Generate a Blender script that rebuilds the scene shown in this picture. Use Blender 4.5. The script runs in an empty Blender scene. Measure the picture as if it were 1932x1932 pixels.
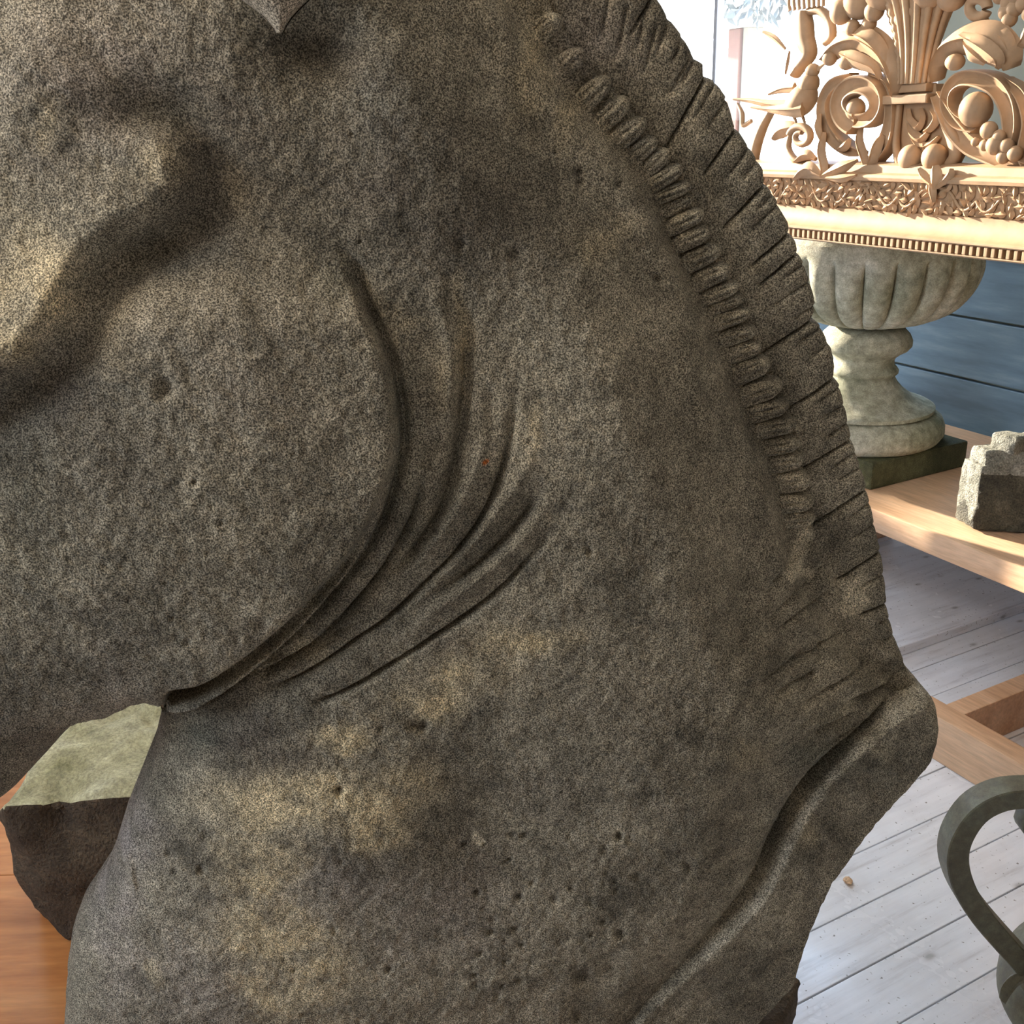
import bpy, bmesh, math, random
import numpy as np
from mathutils import Vector, Matrix, noise as mnoise

sc = bpy.context.scene
COL = sc.collection
random.seed(7)
RNG = np.random.default_rng(11)

# ------------------------------------------------------------------ camera, sky, sun, exposure
F_PX, C_PX = 1900.0, 966.0
YAW, PITCH, ROLL = math.radians(62.7), math.radians(21.0), math.radians(-2.0)
CAM = np.array([0.0, 0.0, 1.5])
FH = np.array([-math.sin(YAW), math.cos(YAW), 0.0])
RH = np.array([math.cos(YAW), math.sin(YAW), 0.0])
FW = FH * math.cos(PITCH) + np.array([0, 0, -math.sin(PITCH)])
_U0 = np.cross(RH, FW)
RT = math.cos(ROLL) * RH + math.sin(ROLL) * _U0
UP = -math.sin(ROLL) * RH + math.cos(ROLL) * _U0
cam_data = bpy.data.cameras.new('camera')
cam = bpy.data.objects.new('camera', cam_data)
COL.objects.link(cam)
cam.matrix_world = Matrix([[RT[0], UP[0], -FW[0], CAM[0]], [RT[1], UP[1], -FW[1], CAM[1]],
                           [RT[2], UP[2], -FW[2], CAM[2]], [0, 0, 0, 1]])
cam_data.sensor_width = 36.0
cam_data.lens = 36.0 * F_PX / 1932.0
cam_data.clip_start = 0.02
sc.camera = cam

world = bpy.data.worlds.new('sky')
sc.world = world
world.use_nodes = True
_nt = world.node_tree
_bg = _nt.nodes['Background']
_tc = _nt.nodes.new('ShaderNodeTexCoord')
_sx = _nt.nodes.new('ShaderNodeSeparateXYZ')
_rp = _nt.nodes.new('ShaderNodeValToRGB')
_nt.links.new(_tc.outputs['Generated'], _sx.inputs[0])
_nt.links.new(_sx.outputs['Z'], _rp.inputs[0])
_nt.links.new(_rp.outputs[0], _bg.inputs['Color'])
_rp.color_ramp.elements[0].position = 0.0
_rp.color_ramp.elements[0].color = (0.93, 0.96, 1.0, 1)
_rp.color_ramp.elements[1].position = 0.6
_rp.color_ramp.elements[1].color = (0.44, 0.67, 1.0, 1)
_bg.inputs['Strength'].default_value = 15.0

SUN_DIR = Vector((-0.85, -0.20, 0.21)).normalized()      # towards the sun
sun_d = bpy.data.lights.new('sun', 'SUN')
sun_d.energy = 30.0
sun_d.color = (1.0, 0.89, 0.74)
sun_d.angle = math.radians(1.2)
sun = bpy.data.objects.new('sun', sun_d)
COL.objects.link(sun)
sun.rotation_euler = SUN_DIR.to_track_quat('Z', 'Y').to_euler()

def portal(name, loc, normal, w, h):
    d = bpy.data.lights.new(name, 'AREA')
    d.shape = 'RECTANGLE'
    d.size, d.size_y = w, h
    d.cycles.is_portal = True
    o = bpy.data.objects.new(name, d)
    COL.objects.link(o)
    o.location = loc
    o.rotation_euler = (-Vector(normal)).to_track_quat('Z', 'Y').to_euler()
    return o

X0, X1, Y0, Y1, ZC = -6.0, 2.6, -2.6, 3.05, 3.0         # the room
WIN = {'right': (-4.7, -2.62, 1.1, 2.8), 'far': (0.42, 1.7, 1.42, 2.85), 'left': (-1.9, -0.3, 1.45, 2.75)}
portal('window_light', ((WIN['right'][0] + WIN['right'][1]) / 2, Y1, 1.95), (0, -1, 0), 2.08, 1.7)
portal('window_light', (X0, 1.06, 2.135), (1, 0, 0), 1.28, 1.43)
portal('window_light', (-1.1, Y0, 2.1), (0, 1, 0), 1.6, 1.3)

# warm ceiling lamp up to the left of the bust
lamp_d = bpy.data.lights.new('ceiling_lamp', 'POINT')
lamp_d.energy = 40.0
lamp_d.color = (1.0, 0.86, 0.66)
lamp_d.shadow_soft_size = 0.24
lamp = bpy.data.objects.new('ceiling_lamp', lamp_d)
COL.objects.link(lamp)
lamp.location = tuple(RH * -1.15 + FH * 0.22 + np.array([0, 0, 2.8]))

sc.view_settings.view_transform = 'Standard'
sc.view_settings.look = 'None'
sc.view_settings.exposure = 0.0
sc.view_settings.gamma = 1.0
sc.view_settings.use_curve_mapping = False
sc.cycles.max_bounces = 8
sc.cycles.diffuse_bounces = 5
sc.cycles.glossy_bounces = 4
sc.cycles.sample_clamp_indirect = 6.0
sc.cycles.use_denoising = True

# ------------------------------------------------------------------ helpers
def ray(px, py):
    px = np.asarray(px, float); py = np.asarray(py, float)
    return FW * F_PX + RT * (px - C_PX)[..., None] - UP * (py - C_PX)[..., None]

def on_axis(px, py, ax, val):
    d = ray(px, py)
    return CAM + d * ((val - CAM[ax]) / d[..., ax])[..., None]

def onx(px, py, x): return on_axis(px, py, 0, x)
def ony(px, py, y): return on_axis(px, py, 1, y)
def onz(px, py, z): return on_axis(px, py, 2, z)

def project(P):
    v = P - CAM
    z = v @ FW
    return C_PX + F_PX * (v @ RT) / z, C_PX - F_PX * (v @ UP) / z

def new_obj(name, mesh, mat=None, parent=None, loc=None):
    o = bpy.data.objects.new(name, mesh)
    COL.objects.link(o)
    if mat is not None and mesh is not None and len(mesh.materials) == 0:
        mesh.materials.append(mat)
    if parent is not None:
        o.parent = parent
        if parent.type == 'EMPTY' or True:
            o.matrix_parent_inverse = Matrix.Identity(4)
    if loc is not None:
        o.location = loc
    return o

def tag(o, label, cat, group=None):
    o['label'] = label
    o['category'] = cat
    if group: o['group'] = group
    return o

def structure(o):
    o['kind'] = 'structure'
    return o

def thing(name, label, cat, loc, rz=0.0, group=None):
    o = bpy.data.objects.new(name, None)
    COL.objects.link(o)
    o.location = loc
    o.rotation_euler = (0, 0, rz)
    o.empty_display_size = 0.05
    return tag(o, label, cat, group)

def smooth_path(pts, n):
    """Catmull-Rom through tuples"""
    P = np.array(pts, float)
    P = np.vstack([2 * P[0] - P[1], P, 2 * P[-1] - P[-2]])
    out = []
    m = len(P) - 3
    for j in range(n):
        t = j / (n - 1) * m
        i = min(int(t), m - 1); u = t - i
        a, b, c, d = P[i:i + 4]
        out.append(0.5 * ((2 * b) + (-a + c) * u + (2 * a - 5 * b + 4 * c - d) * u * u + (-a + 3 * b - 3 * c + d) * u ** 3))
    return np.array(out)

class MB:
    """collects shapes, builds one mesh object"""
    def __init__(self):
        self.v, self.f = [], []
    def add(self, verts, faces):
        n = len(self.v)
        self.v.extend([tuple(float(c) for c in p) for p in verts])
        self.f.extend([tuple(i + n for i in q) for q in faces])
        return self
    def box(self, lo, hi, bev=0.0):
        bm = bmesh.new()
        bmesh.ops.create_cube(bm, size=1.0)
        for v in bm.verts:
            for k in range(3):
                v.co[k] = lo[k] if v.co[k] < 0 else hi[k]
        if bev > 0:
            bmesh.ops.bevel(bm, geom=list(bm.edges), offset=bev, segments=2, affect='EDGES', profile=0.6)
        bm.verts.index_update()
        self.add([v.co[:] for v in bm.verts], [[v.index for v in f.verts] for f in bm.faces])
        bm.free()
        return self
    def lathe(self, prof, seg=48, centre=(0, 0, 0), rfun=None, closed=True):
        """prof: list of (r, z); rfun(theta, i) scales r"""
        vs, fs = [], []
        for i, (r, z) in enumerate(prof):
            for k in range(seg):
                t = 2 * math.pi * k / seg
                rr = r * (rfun(t, i) if rfun else 1.0)
                vs.append((centre[0] + rr * math.cos(t), centre[1] + rr * math.sin(t), centre[2] + z))
        for i in range(len(prof) - 1):
            for k in range(seg):
                k2 = (k + 1) % seg
                fs.append((i * seg + k, i * seg + k2, (i + 1) * seg + k2, (i + 1) * seg + k))
        if closed:
            fs.append(tuple(range(seg))[::-1])
            fs.append(tuple((len(prof) - 1) * seg + k for k in range(seg)))
        return self.add(vs, fs)
    def tube(self, pts, rad, sec=10, up=(0, 0, 1), shape=None, cap=True):
        """rad: scalar/list of (a, b) half sizes along side / up; shape: list of unit section points"""
        pts = [Vector(p) for p in pts]
        n = len(pts)
        if shape is None:
            shape = [(math.cos(2 * math.pi * k / sec), math.sin(2 * math.pi * k / sec)) for k in range(sec)]
        m = len(shape)
        vs, fs = [], []
        for i, p in enumerate(pts):
            t = (pts[min(i + 1, n - 1)] - pts[max(i - 1, 0)]).normalized()
            u = Vector(up)
            s = t.cross(u)
            if s.length < 1e-4: s = t.cross(Vector((1, 0, 0)))
            s.normalize()
            w = s.cross(t).normalized()
            r = rad[i] if isinstance(rad, (list, tuple, np.ndarray)) else rad
            a, b = (r if isinstance(r, (tuple, list, np.ndarray)) else (r, r))
            for (cx, cy) in shape:
                vs.append(p + s * (a * cx) + w * (b * cy))
        for i in range(n - 1):
            for k in range(m):
                k2 = (k + 1) % m
                fs.append((i * m + k, i * m + k2, (i + 1) * m + k2, (i + 1) * m + k))
        if cap:
            fs.append(tuple(range(m))[::-1])
            fs.append(tuple((n - 1) * m + k for k in range(m)))
        return self.add(vs, fs)
    def ball(self, c, r, seg=20, rings=12, axes=None, fun=None):
        """ellipsoid, r = (a, b, c) along axes (3 vectors)"""
        if not isinstance(r, (tuple, list)): r = (r, r, r)
        ax = axes or (Vector((1, 0, 0)), Vector((0, 1, 0)), Vector((0, 0, 1)))
        vs, fs = [], []
        c = Vector(c)
        for i in range(rings + 1):
            ph = math.pi * i / rings
            for k in range(seg):
                th = 2 * math.pi * k / seg
                d = (math.sin(ph) * math.cos(th), math.sin(ph) * math.sin(th), math.cos(ph))
                q = fun(d) if fun else 1.0
                vs.append(c + ax[0] * (d[0] * r[0] * q) + ax[1] * (d[1] * r[1] * q) + ax[2] * (d[2] * r[2] * q))
        for i in range(rings):
            for k in range(seg):
                k2 = (k + 1) % seg
                fs.append((i * seg + k, (i + 1) * seg + k, (i + 1) * seg + k2, i * seg + k2))
        return self.add(vs, fs)
    def mesh(self, name, smooth=True, sharp=None):
        me = bpy.data.meshes.new(name)
        me.from_pydata(self.v, [], self.f)
        me.validate()
        bm = bmesh.new(); bm.from_mesh(me)
        bmesh.ops.remove_doubles(bm, verts=list(bm.verts), dist=1e-6)
        bmesh.ops.recalc_face_normals(bm, faces=list(bm.faces))
        bm.to_mesh(me); bm.free()
        if smooth:
            me.polygons.foreach_set('use_smooth', [True] * len(me.polygons))
            if sharp is not None:
                me.set_sharp_from_angle(angle=math.radians(sharp))
        return me
    def build(self, name, mat, parent=None, smooth=True, sharp=None, loc=None):
        return new_obj(name, self.mesh(name, smooth, sharp), mat, parent, loc)

# ------------------------------------------------------------------ materials
def mat_base(name):
    m = bpy.data.materials.new(name)
    m.use_nodes = True
    nt = m.node_tree
    return m, nt, nt.nodes['Principled BSDF']

def N(nt, typ, **kw):
    n = nt.nodes.new(typ)
    for k, v in kw.items():
        if k in n.inputs: n.inputs[k].default_value = v
        else: setattr(n, k, v)
    return n

def ramp(nt, src, stops):
    r = nt.nodes.new('ShaderNodeValToRGB')
    el = r.color_ramp.elements
    while len(el) < len(stops): el.new(0.5)
    for e, (p, c) in zip(el, stops):
        e.position = p
        e.color = (c[0], c[1], c[2], 1) if isinstance(c, (tuple, list)) else (c, c, c, 1)
    nt.links.new(src, r.inputs[0])
    return r.outputs[0]

def mix(nt, fac, a, b, mode='MIX'):
    n = nt.nodes.new('ShaderNodeMix')
    n.data_type = 'RGBA'
    n.blend_type = mode
    for sock, val in ((n.inputs['Factor'], fac), (n.inputs['A'], a), (n.inputs['B'], b)):
        if hasattr(val, 'links'): nt.links.new(val, sock)
        elif isinstance(val, (tuple, list)): sock.default_value = (val[0], val[1], val[2], 1)
        else: sock.default_value = val
    return n.outputs['Result']

def coords(nt, scale=(1, 1, 1), kind='Object'):
    tc = nt.nodes.new('ShaderNodeTexCoord')
    mp = nt.nodes.new('ShaderNodeMapping')
    mp.inputs['Scale'].default_value = scale
    nt.links.new(tc.outputs[kind], mp.inputs[0])
    return mp.outputs[0]

def noise(nt, co, scale, detail=4.0, rough=0.55):
    n = N(nt, 'ShaderNodeTexNoise', Scale=scale, Detail=detail, Roughness=rough)
    nt.links.new(co, n.inputs['Vector'])
    return n.outputs['Fac']

def bump(nt, bs, h, strength=0.5, dist=0.001):
    b = N(nt, 'ShaderNodeBump', Strength=strength, Distance=dist)
    nt.links.new(h, b.inputs['Height'])
    nt.links.new(b.outputs[0], bs.inputs['Normal'])

def stone_mat(name, cols, sc1=6, sc2=60, sc3=400, rough=0.9, bstr=0.6, bdist=0.002, grain=(0.55, 1.4), attr=None, spec=0.3):
    """cols: three colours dark/mid/light spread by noise; attr: colour attribute multiplied in"""
    m, nt, bs = mat_base(name)
    co = coords(nt)
    a = ramp(nt, noise(nt, co, sc1, 5, 0.6), [(0.3, cols[0]), (0.5, cols[1]), (0.7, cols[2])])
    g2 = noise(nt, co, sc2, 4, 0.6)
    g3 = noise(nt, co, sc3, 3, 0.7)
    k2 = ramp(nt, g2, [(0.3, 0.72), (0.7, 1.25)])
    k3 = ramp(nt, g3, [(0.35, grain[0]), (0.65, grain[1])])
    c = mix(nt, 1.0, a, k2, 'MULTIPLY')
    c = mix(nt, 1.0, c, k3, 'MULTIPLY')
    nt.links.new(c, bs.inputs['Base Color'])
    bs.inputs['Roughness'].default_value = rough
    bs.inputs['Specular IOR Level'].default_value = spec
    s = N(nt, 'ShaderNodeMath', operation='ADD')
    nt.links.new(g2, s.inputs[0]); nt.links.new(g3, s.inputs[1])
    bump(nt, bs, s.outputs[0], bstr, bdist)
    return m

def wood_mat(name, cols, axis=0, rough=0.5, ring=18, stretch=14, bstr=0.15, spec=0.4):
    m, nt, bs = mat_base(name)
    s = [stretch] * 3
    s[axis] = 1.2
    co = coords(nt, tuple(s))
    oi = nt.nodes.new('ShaderNodeObjectInfo')
    ad = N(nt, 'ShaderNodeVectorMath', operation='ADD')
    ml = N(nt, 'ShaderNodeMath', operation='MULTIPLY'); ml.inputs[1].default_value = 37.0
    nt.links.new(oi.outputs['Random'], ml.inputs[0])
    nt.links.new(co, ad.inputs[0]); nt.links.new(ml.outputs[0], ad.inputs[1])
    n1 = noise(nt, ad.outputs[0], 1.2, 5, 0.6)
    n2 = noise(nt, ad.outputs[0], ring * 0.5, 4, 0.6)
    c = ramp(nt, n1, [(0.3, cols[0]), (0.5, cols[1]), (0.72, cols[2])])
    k = ramp(nt, n2, [(0.3, 0.8), (0.7, 1.12)])
    c = mix(nt, 1.0, c, k, 'MULTIPLY')
    nt.links.new(c, bs.inputs['Base Color'])
    bs.inputs['Roughness'].default_value = rough
    bs.inputs['Specular IOR Level'].default_value = spec
    bump(nt, bs, n2, bstr, 0.002)
    return m

def plain_mat(name, col, rough=0.6, var=0.12, scale=8, metal=0.0, spec=0.4, bstr=0.1):
    m, nt, bs = mat_base(name)
    co = coords(nt)
    n = noise(nt, co, scale, 5, 0.6)
    lo = [max(0, c * (1 - var)) for c in col]; hi = [min(1, c * (1 + var)) for c in col]
    nt.links.new(ramp(nt, n, [(0.3, lo), (0.7, hi)]), bs.inputs['Base Color'])
    bs.inputs['Roughness'].default_value = rough
    bs.inputs['Metallic'].default_value = metal
    bs.inputs['Specular IOR Level'].default_value = spec
    bump(nt, bs, n, bstr, 0.002)
    return m

M = {}
M['wall_grey'] = plain_mat('grey_green_plaster', (0.24, 0.25, 0.21), 0.9, 0.06, 5)
M['wall_pale'] = plain_mat('pale_plaster', (0.62, 0.58, 0.52), 0.9, 0.05, 5)
M['wall_brown'] = plain_mat('dark_timber_wall', (0.16, 0.12, 0.085), 0.8, 0.1, 5)
M['ceiling'] = plain_mat('ceiling_paint', (0.78, 0.77, 0.75), 0.9, 0.04, 5)
M['white_paint'] = plain_mat('white_paint', (0.78, 0.77, 0.75), 0.45, 0.05, 9)
M['pine'] = wood_mat('pine_wood', [(0.50, 0.29, 0.16), (0.62, 0.39, 0.235), (0.70, 0.47, 0.30)], 0, 0.36, 22, 10)
M['orange_wood'] = wood_mat('orange_oak', [(0.30, 0.105, 0.03), (0.45, 0.175, 0.055), (0.55, 0.25, 0.09)], 0, 0.22, 26, 9, 0.12, 0.5)
M['lime'] = plain_mat('carved_limewood', (0.38, 0.243, 0.138), 0.6, 0.22, 16, 0, 0.3, 0.25)
M['moss_stone'] = stone_mat('weathered_garden_stone', [(0.20, 0.205, 0.13), (0.36, 0.345, 0.25), (0.50, 0.48, 0.39)], 5, 40, 260, 0.85, 0.5, 0.003, (0.75, 1.2))
M['dark_moss'] = stone_mat('dark_mossy_stone', [(0.035, 0.036, 0.016), (0.065, 0.065, 0.03), (0.12, 0.12, 0.06)], 7, 50, 300, 0.8, 0.7, 0.004, (0.6, 1.35))
M['block_stone'] = stone_mat('pale_carved_stone', [(0.12, 0.118, 0.086), (0.24, 0.235, 0.19), (0.36, 0.35, 0.295)], 11, 60, 240, 0.75, 0.9, 0.006, (0.55, 1.35))
M['block_shaded'] = stone_mat('shaded_carved_stone', [(0.035, 0.032, 0.022), (0.07, 0.066, 0.045), (0.12, 0.112, 0.08)], 11, 60, 240, 0.7, 0.9, 0.006, (0.55, 1.35))  # darker copy of the block stone for its shaded front
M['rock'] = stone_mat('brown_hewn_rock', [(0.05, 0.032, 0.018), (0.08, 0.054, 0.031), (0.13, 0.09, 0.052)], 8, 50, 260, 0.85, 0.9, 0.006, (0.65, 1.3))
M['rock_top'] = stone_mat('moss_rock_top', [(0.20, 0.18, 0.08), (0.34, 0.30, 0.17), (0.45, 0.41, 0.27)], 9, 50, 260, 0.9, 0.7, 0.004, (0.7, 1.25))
M['bronze'] = stone_mat('green_bronze', [(0.075, 0.058, 0.026), (0.120, 0.105, 0.058), (0.17, 0.17, 0.108)], 14, 90, 500, 0.5, 0.25, 0.001, (0.85, 1.12), spec=0.5)
M['terracotta'] = plain_mat('terracotta_paint', (0.075, 0.030, 0.018), 0.8)
M['bar_paint'] = plain_mat('grey_bar_paint', (0.16, 0.155, 0.16), 0.6)
M['eave_paint'] = plain_mat('cream_eave_paint', (0.12, 0.11, 0.085), 0.8)
M['crumb'] = plain_mat('dry_crumb', (0.62, 0.42, 0.26), 0.9, 0.4, 300)
M['leaf'] = plain_mat('grey_green_leaf', (0.075, 0.08, 0.075), 0.7, 0.3, 20)

def floor_mat():
    m, nt, bs = mat_base('white_painted_boards')
    co = coords(nt, (16, 1.3, 16), 'Object')
    oi = nt.nodes.new('ShaderNodeObjectInfo')
    ml = N(nt, 'ShaderNodeMath', operation='MULTIPLY'); ml.inputs[1].default_value = 53.0
    nt.links.new(oi.outputs['Random'], ml.inputs[0])
    ad = N(nt, 'ShaderNodeVectorMath', operation='ADD')
    nt.links.new(co, ad.inputs[0]); nt.links.new(ml.outputs[0], ad.inputs[1])
    g = noise(nt, ad.outputs[0], 2.2, 6, 0.65)
    c = ramp(nt, g, [(0.30, (0.60, 0.60, 0.62)), (0.44, (0.80, 0.82, 0.86)), (0.6, (0.87, 0.89, 0.93))])
    co2 = coords(nt)
    blot = noise(nt, co2, 5, 4, 0.6)
    c = mix(nt, 1.0, c, ramp(nt, blot, [(0.32, (0.90, 0.885, 0.87)), (0.55, (1, 1, 1))]), 'MULTIPLY')
    ad2 = N(nt, 'ShaderNodeVectorMath', operation='ADD')
    mp2 = coords(nt, (1, 0.55, 1))
    nt.links.new(mp2, ad2.inputs[0]); nt.links.new(ml.outputs[0], ad2.inputs[1])
    vo = N(nt, 'ShaderNodeTexVoronoi', Scale=13.0)
    nt.links.new(ad2.outputs[0], vo.inputs['Vector'])
    kn = ramp(nt, vo.outputs['Distance'], [(0.05, (0.42, 0.40, 0.38)), (0.11, (0.86, 0.85, 0.84)), (0.16, (1, 1, 1))])
    c = mix(nt, 0.75, c, mix(nt, 1.0, c, kn, 'MULTIPLY'))
    sp = noise(nt, co2, 120, 2, 0.5)
    c = mix(nt, 1.0, c, ramp(nt, sp, [(0.27, (0.35, 0.33, 0.3)), (0.32, (1, 1, 1))]), 'MULTIPLY')
    nt.links.new(c, bs.inputs['Base Color'])
    nt.links.new(ramp(nt, blot, [(0.3, 0.30), (0.7, 0.18)]), bs.inputs['Roughness'])
    bs.inputs['Specular IOR Level'].default_value = 0.8
    bump(nt, bs, g, 0.12, 0.002)
    return m
M['floor'] = floor_mat()

def board_mat():
    m, nt, bs = mat_base('slate_blue_boards')
    co = coords(nt, (1.5, 10, 10))
    oi = nt.nodes.new('ShaderNodeObjectInfo')
    ml = N(nt, 'ShaderNodeMath', operation='MULTIPLY'); ml.inputs[1].default_value = 41.0
    nt.links.new(oi.outputs['Random'], ml.inputs[0])
    ad = N(nt, 'ShaderNodeVectorMath', operation='ADD')
    nt.links.new(co, ad.inputs[0]); nt.links.new(ml.outputs[0], ad.inputs[1])
    g = noise(nt, ad.outputs[0], 2.0, 5, 0.6)
    c = ramp(nt, g, [(0.3, (0.085, 0.135, 0.18)), (0.55, (0.135, 0.205, 0.26)), (0.75, (0.22, 0.29, 0.34))])
    nt.links.new(c, bs.inputs['Base Color'])
    bs.inputs['Roughness'].default_value = 0.5
    bump(nt, bs, g, 0.1, 0.002)
    return m
M['boards'] = board_mat()

def glass_mat():
    m, nt, bs = mat_base('window_glass')
    out = nt.nodes['Material Output']
    tr = nt.nodes.new('ShaderNodeBsdfTransparent')
    gl = N(nt, 'ShaderNodeBsdfGlossy', Roughness=0.02)
    mx = nt.nodes.new('ShaderNodeMixShader')
    mx.inputs[0].default_value = 0.012
    nt.links.new(tr.outputs[0], mx.inputs[1]); nt.links.new(gl.outputs[0], mx.inputs[2])
    nt.links.new(mx.outputs[0], out.inputs['Surface'])
    return m
M['glass'] = glass_mat()

# ------------------------------------------------------------------ the room
def wall_panels(name, mat, axis, at, out, span, hole, zt=ZC, thick=0.14):
    """wall with one hole; axis 0: wall in plane x=at, runs along y"""
    mb = MB()
    def slab(a0, a1, z0, z1):
        lo, hi = sorted((at, at + out * thick))
        if axis == 0: mb.box((lo, a0, z0), (hi, a1, z1))
        else: mb.box((a0, lo, z0), (a1, hi, z1))
    if hole is None:
        slab(span[0], span[1], 0, zt)
    else:
        h0, h1, hz0, hz1 = hole
        slab(span[0], h0, 0, zt); slab(h1, span[1], 0, zt)
        slab(h0, h1, 0, hz0); slab(h0, h1, hz1, zt)
    return structure(mb.build(name, mat, smooth=False))

wall_right = wall_panels('wall_right', M['wall_grey'], 1, Y1, 1, (X0 - 0.14, X1 + 0.14), WIN['right'])
wall_panels('wall_far', M['wall_pale'], 0, X0, -1, (Y0, Y1), WIN['far'])
wall_panels('wall_left', M['wall_brown'], 1, Y0, -1, (X0 - 0.14, X1 + 0.14), WIN['left'])
wall_panels('wall_back', M['wall_brown'], 0, X1, 1, (Y0, Y1), None)
structure(MB().box((X0 - .14, Y0 - .14, ZC), (X1 + .14, Y1 + .14, ZC + .1)).build('ceiling', M['ceiling'], smooth=False))

floor = structure(MB().box((X0, Y0, -0.08), (X1, Y1, -0.022)).build('floor', M['dark_moss'], smooth=False))
PW = 0.12
pm = MB().box((-PW / 2 + 0.0016, -2.82, -0.022), (PW / 2 - 0.0016, 2.82, 0.0), 0.0015).mesh('floor_plank', False)
pm.materials.append(M['floor'])
k = 0
x = -0.88 + PW / 2 + PW * 28
while x > X0 + PW:
    o = new_obj('floor_plank', pm, None, floor, (x, Y0 + 2.825, RNG.uniform(-0.0012, 0.0)))
    x -= PW

# slate-blue board dado of the right wall
zs = [0.0, 0.185, 0.398, 0.611, 0.824, 1.037]
for i in range(len(zs) - 1):
    MB().box((X0, Y1 - 0.022, zs[i] + 0.004), (X1, Y1, zs[i + 1] - 0.004), 0.004).build('wall_board', M['boards'], wall_right, False)
MB().box((X0, Y1 - 0.05, 1.037), (X1, Y1, 1.075), 0.006).build('dado_rail', M['boards'], wall_right, False)
structure(MB().box((X0, Y1 - 0.04, 0.0), (X1, Y1 - 0.022, 0.11), 0.004).build('baseboard_right', M['white_paint'], smooth=False))

def window(name, axis, at, out, hole, bars, rails):
    a0, a1, z0, z1 = hole
    def bx(mb, p0, p1, q0, q1, d0, d1, b=0.004):
        lo, hi = sorted((at + out * d0, at + out * d1))
        if axis == 0: mb.box((lo, p0, q0), (hi, p1, q1), b)
        else: mb.box((p0, lo, q0), (p1, hi, q1), b)
    w = 0.06
    fr = MB()
    bx(fr, a0, a0 + w, z0, z1, 0.02, 0.10); bx(fr, a1 - w, a1, z0, z1, 0.02, 0.10)
    bx(fr, a0 + w, a1 - w, z0, z0 + w, 0.02, 0.10); bx(fr, a0 + w, a1 - w, z1 - w, z1, 0.02, 0.10)
    root = structure(fr.build(name, M['white_paint'], smooth=False))
    sill = MB(); bx(sill, a0 - 0.05, a1 + 0.05, z0 - 0.035, z0, -0.07, 0.10)
    sill.build('window_sill', M['white_paint'], root, False)
    xs = [a0 + w] + list(bars) + [a1 - w]
    zz = [z0 + w] + list(rails) + [z1 - w]
    for b in bars:
        mb = MB(); bx(mb, b - 0.011, b + 0.011, z0 + w, z1 - w, 0.04, 0.08); mb.build('glazing_bar', M['bar_paint'], root, False)
    for r_ in rails:
        mb = MB(); bx(mb, a0 + w, a1 - w, r_ - 0.011, r_ + 0.011, 0.045, 0.075); mb.build('glazing_bar', M['bar_paint'], root, False)
    for i in range(len(xs) - 1):
        for j in range(len(zz) - 1):
            mb = MB(); bx(mb, xs[i], xs[i + 1], zz[j], zz[j + 1], 0.058, 0.062, 0)
            mb.build('pane', M['glass'], root, False)
    return root
bar_x = float(ony(1352, 60, Y1 + 0.05)[0])
window('window_1', 1, Y1, 1, WIN['right'], [bar_x], [])
window('window_2', 0, X0, -1, WIN['far'], [], [2.6])
window('window_3', 1, Y0, -1, WIN['left'], [-1.1], [])

# outside the right window: a porch post under a pale eave, grey foliage
YO = 5.2
p0 = ony(1374, 60, YO); p1 = ony(1397, 60, YO)
post = thing('porch_post', 'terracotta red painted post outside the window beyond the carved frame', 'post', (float(p0[0]), YO, -0.3))
wpost = float(p1[0] - p0[0])
ztop = float(ony(1385, 54, YO)[2])
MB().box((0, 0, 0), (wpost, wpost, ztop + 0.3), 0.01).build('shaft', M['terracotta'], post, False)
MB().box((wpost + 0.005, 0.02, 0), (wpost + 0.06, 0.16, ztop + 0.3), 0.005).build('side_trim', M['eave_paint'], post, False)
e0 = ony(1350, 54, YO); e1 = ony(1478, 40, YO)
eave = MB().box((float(e0[0]) - 0.6, YO - 0.2, ztop), (float(e1[0]), YO + 0.6, ztop + 0.09), 0.01).build('porch_eave', M['eave_paint'], None, False)
tag(eave, 'cream eave board on the terracotta post outside the window', 'eave')
bs_ = MB()
fo = random.Random(3)
for i in range(140):
    q = ony(fo.uniform(1378, 1470), fo.uniform(-120, 30), YO - 0.5)
    d = Vector((fo.uniform(-1, 1), fo.uniform(-.4, .4), fo.uniform(-1.4, -.2))).normalized()
    s_ = d.cross(Vector((0, 1, 0.2))).normalized()
    L, W_ = fo.uniform(.06, .14), fo.uniform(.012, .03)
    q = Vector(q) + Vector((0, fo.uniform(-.1, .1), 0))
    bs_.add([q, q + d * L * .5 + s_ * W_, q + d * L, q + d * L * .5 - s_ * W_, q + d * L * .5 + Vector((0, .01, .01))],
            [(0, 1, 4), (1, 2, 4), (2, 3, 4), (3, 0, 4)])
fol = bs_.build('hanging_foliage', M['leaf'], None, False)
tag(fol, 'grey hanging foliage above the eave outside the window', 'foliage'); fol['kind'] = 'stuff'

# ------------------------------------------------------------------ sandstone horse bust
HD = 0.80                                       # forward distance of the bust's mid plane
HYAW = math.radians(8.0)
HU = RH * math.cos(HYAW) + FH * math.sin(HYAW)  # along the bust, left to right
HN = -FH * math.cos(HYAW) + RH * math.sin(HYAW) # out of its near side
HO = FH * HD
ZT = 0.53                                       # table top

def uv(px, py, h=0.0):
    """bust plane coordinates of a pixel, the surface standing h out of the mid plane"""
    d = ray(px, py)
    o = HO + HN * h
    t = ((o - CAM) @ HN) / (d @ HN)
    P = CAM + d * t[..., None] - HO
    return np.stack([P @ HU, P[..., 2]], -1)

def pos(u, v, h):
    return HO + u[..., None] * HU + h[..., None] * HN + v[..., None] * np.array([0, 0, 1.0])

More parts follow.
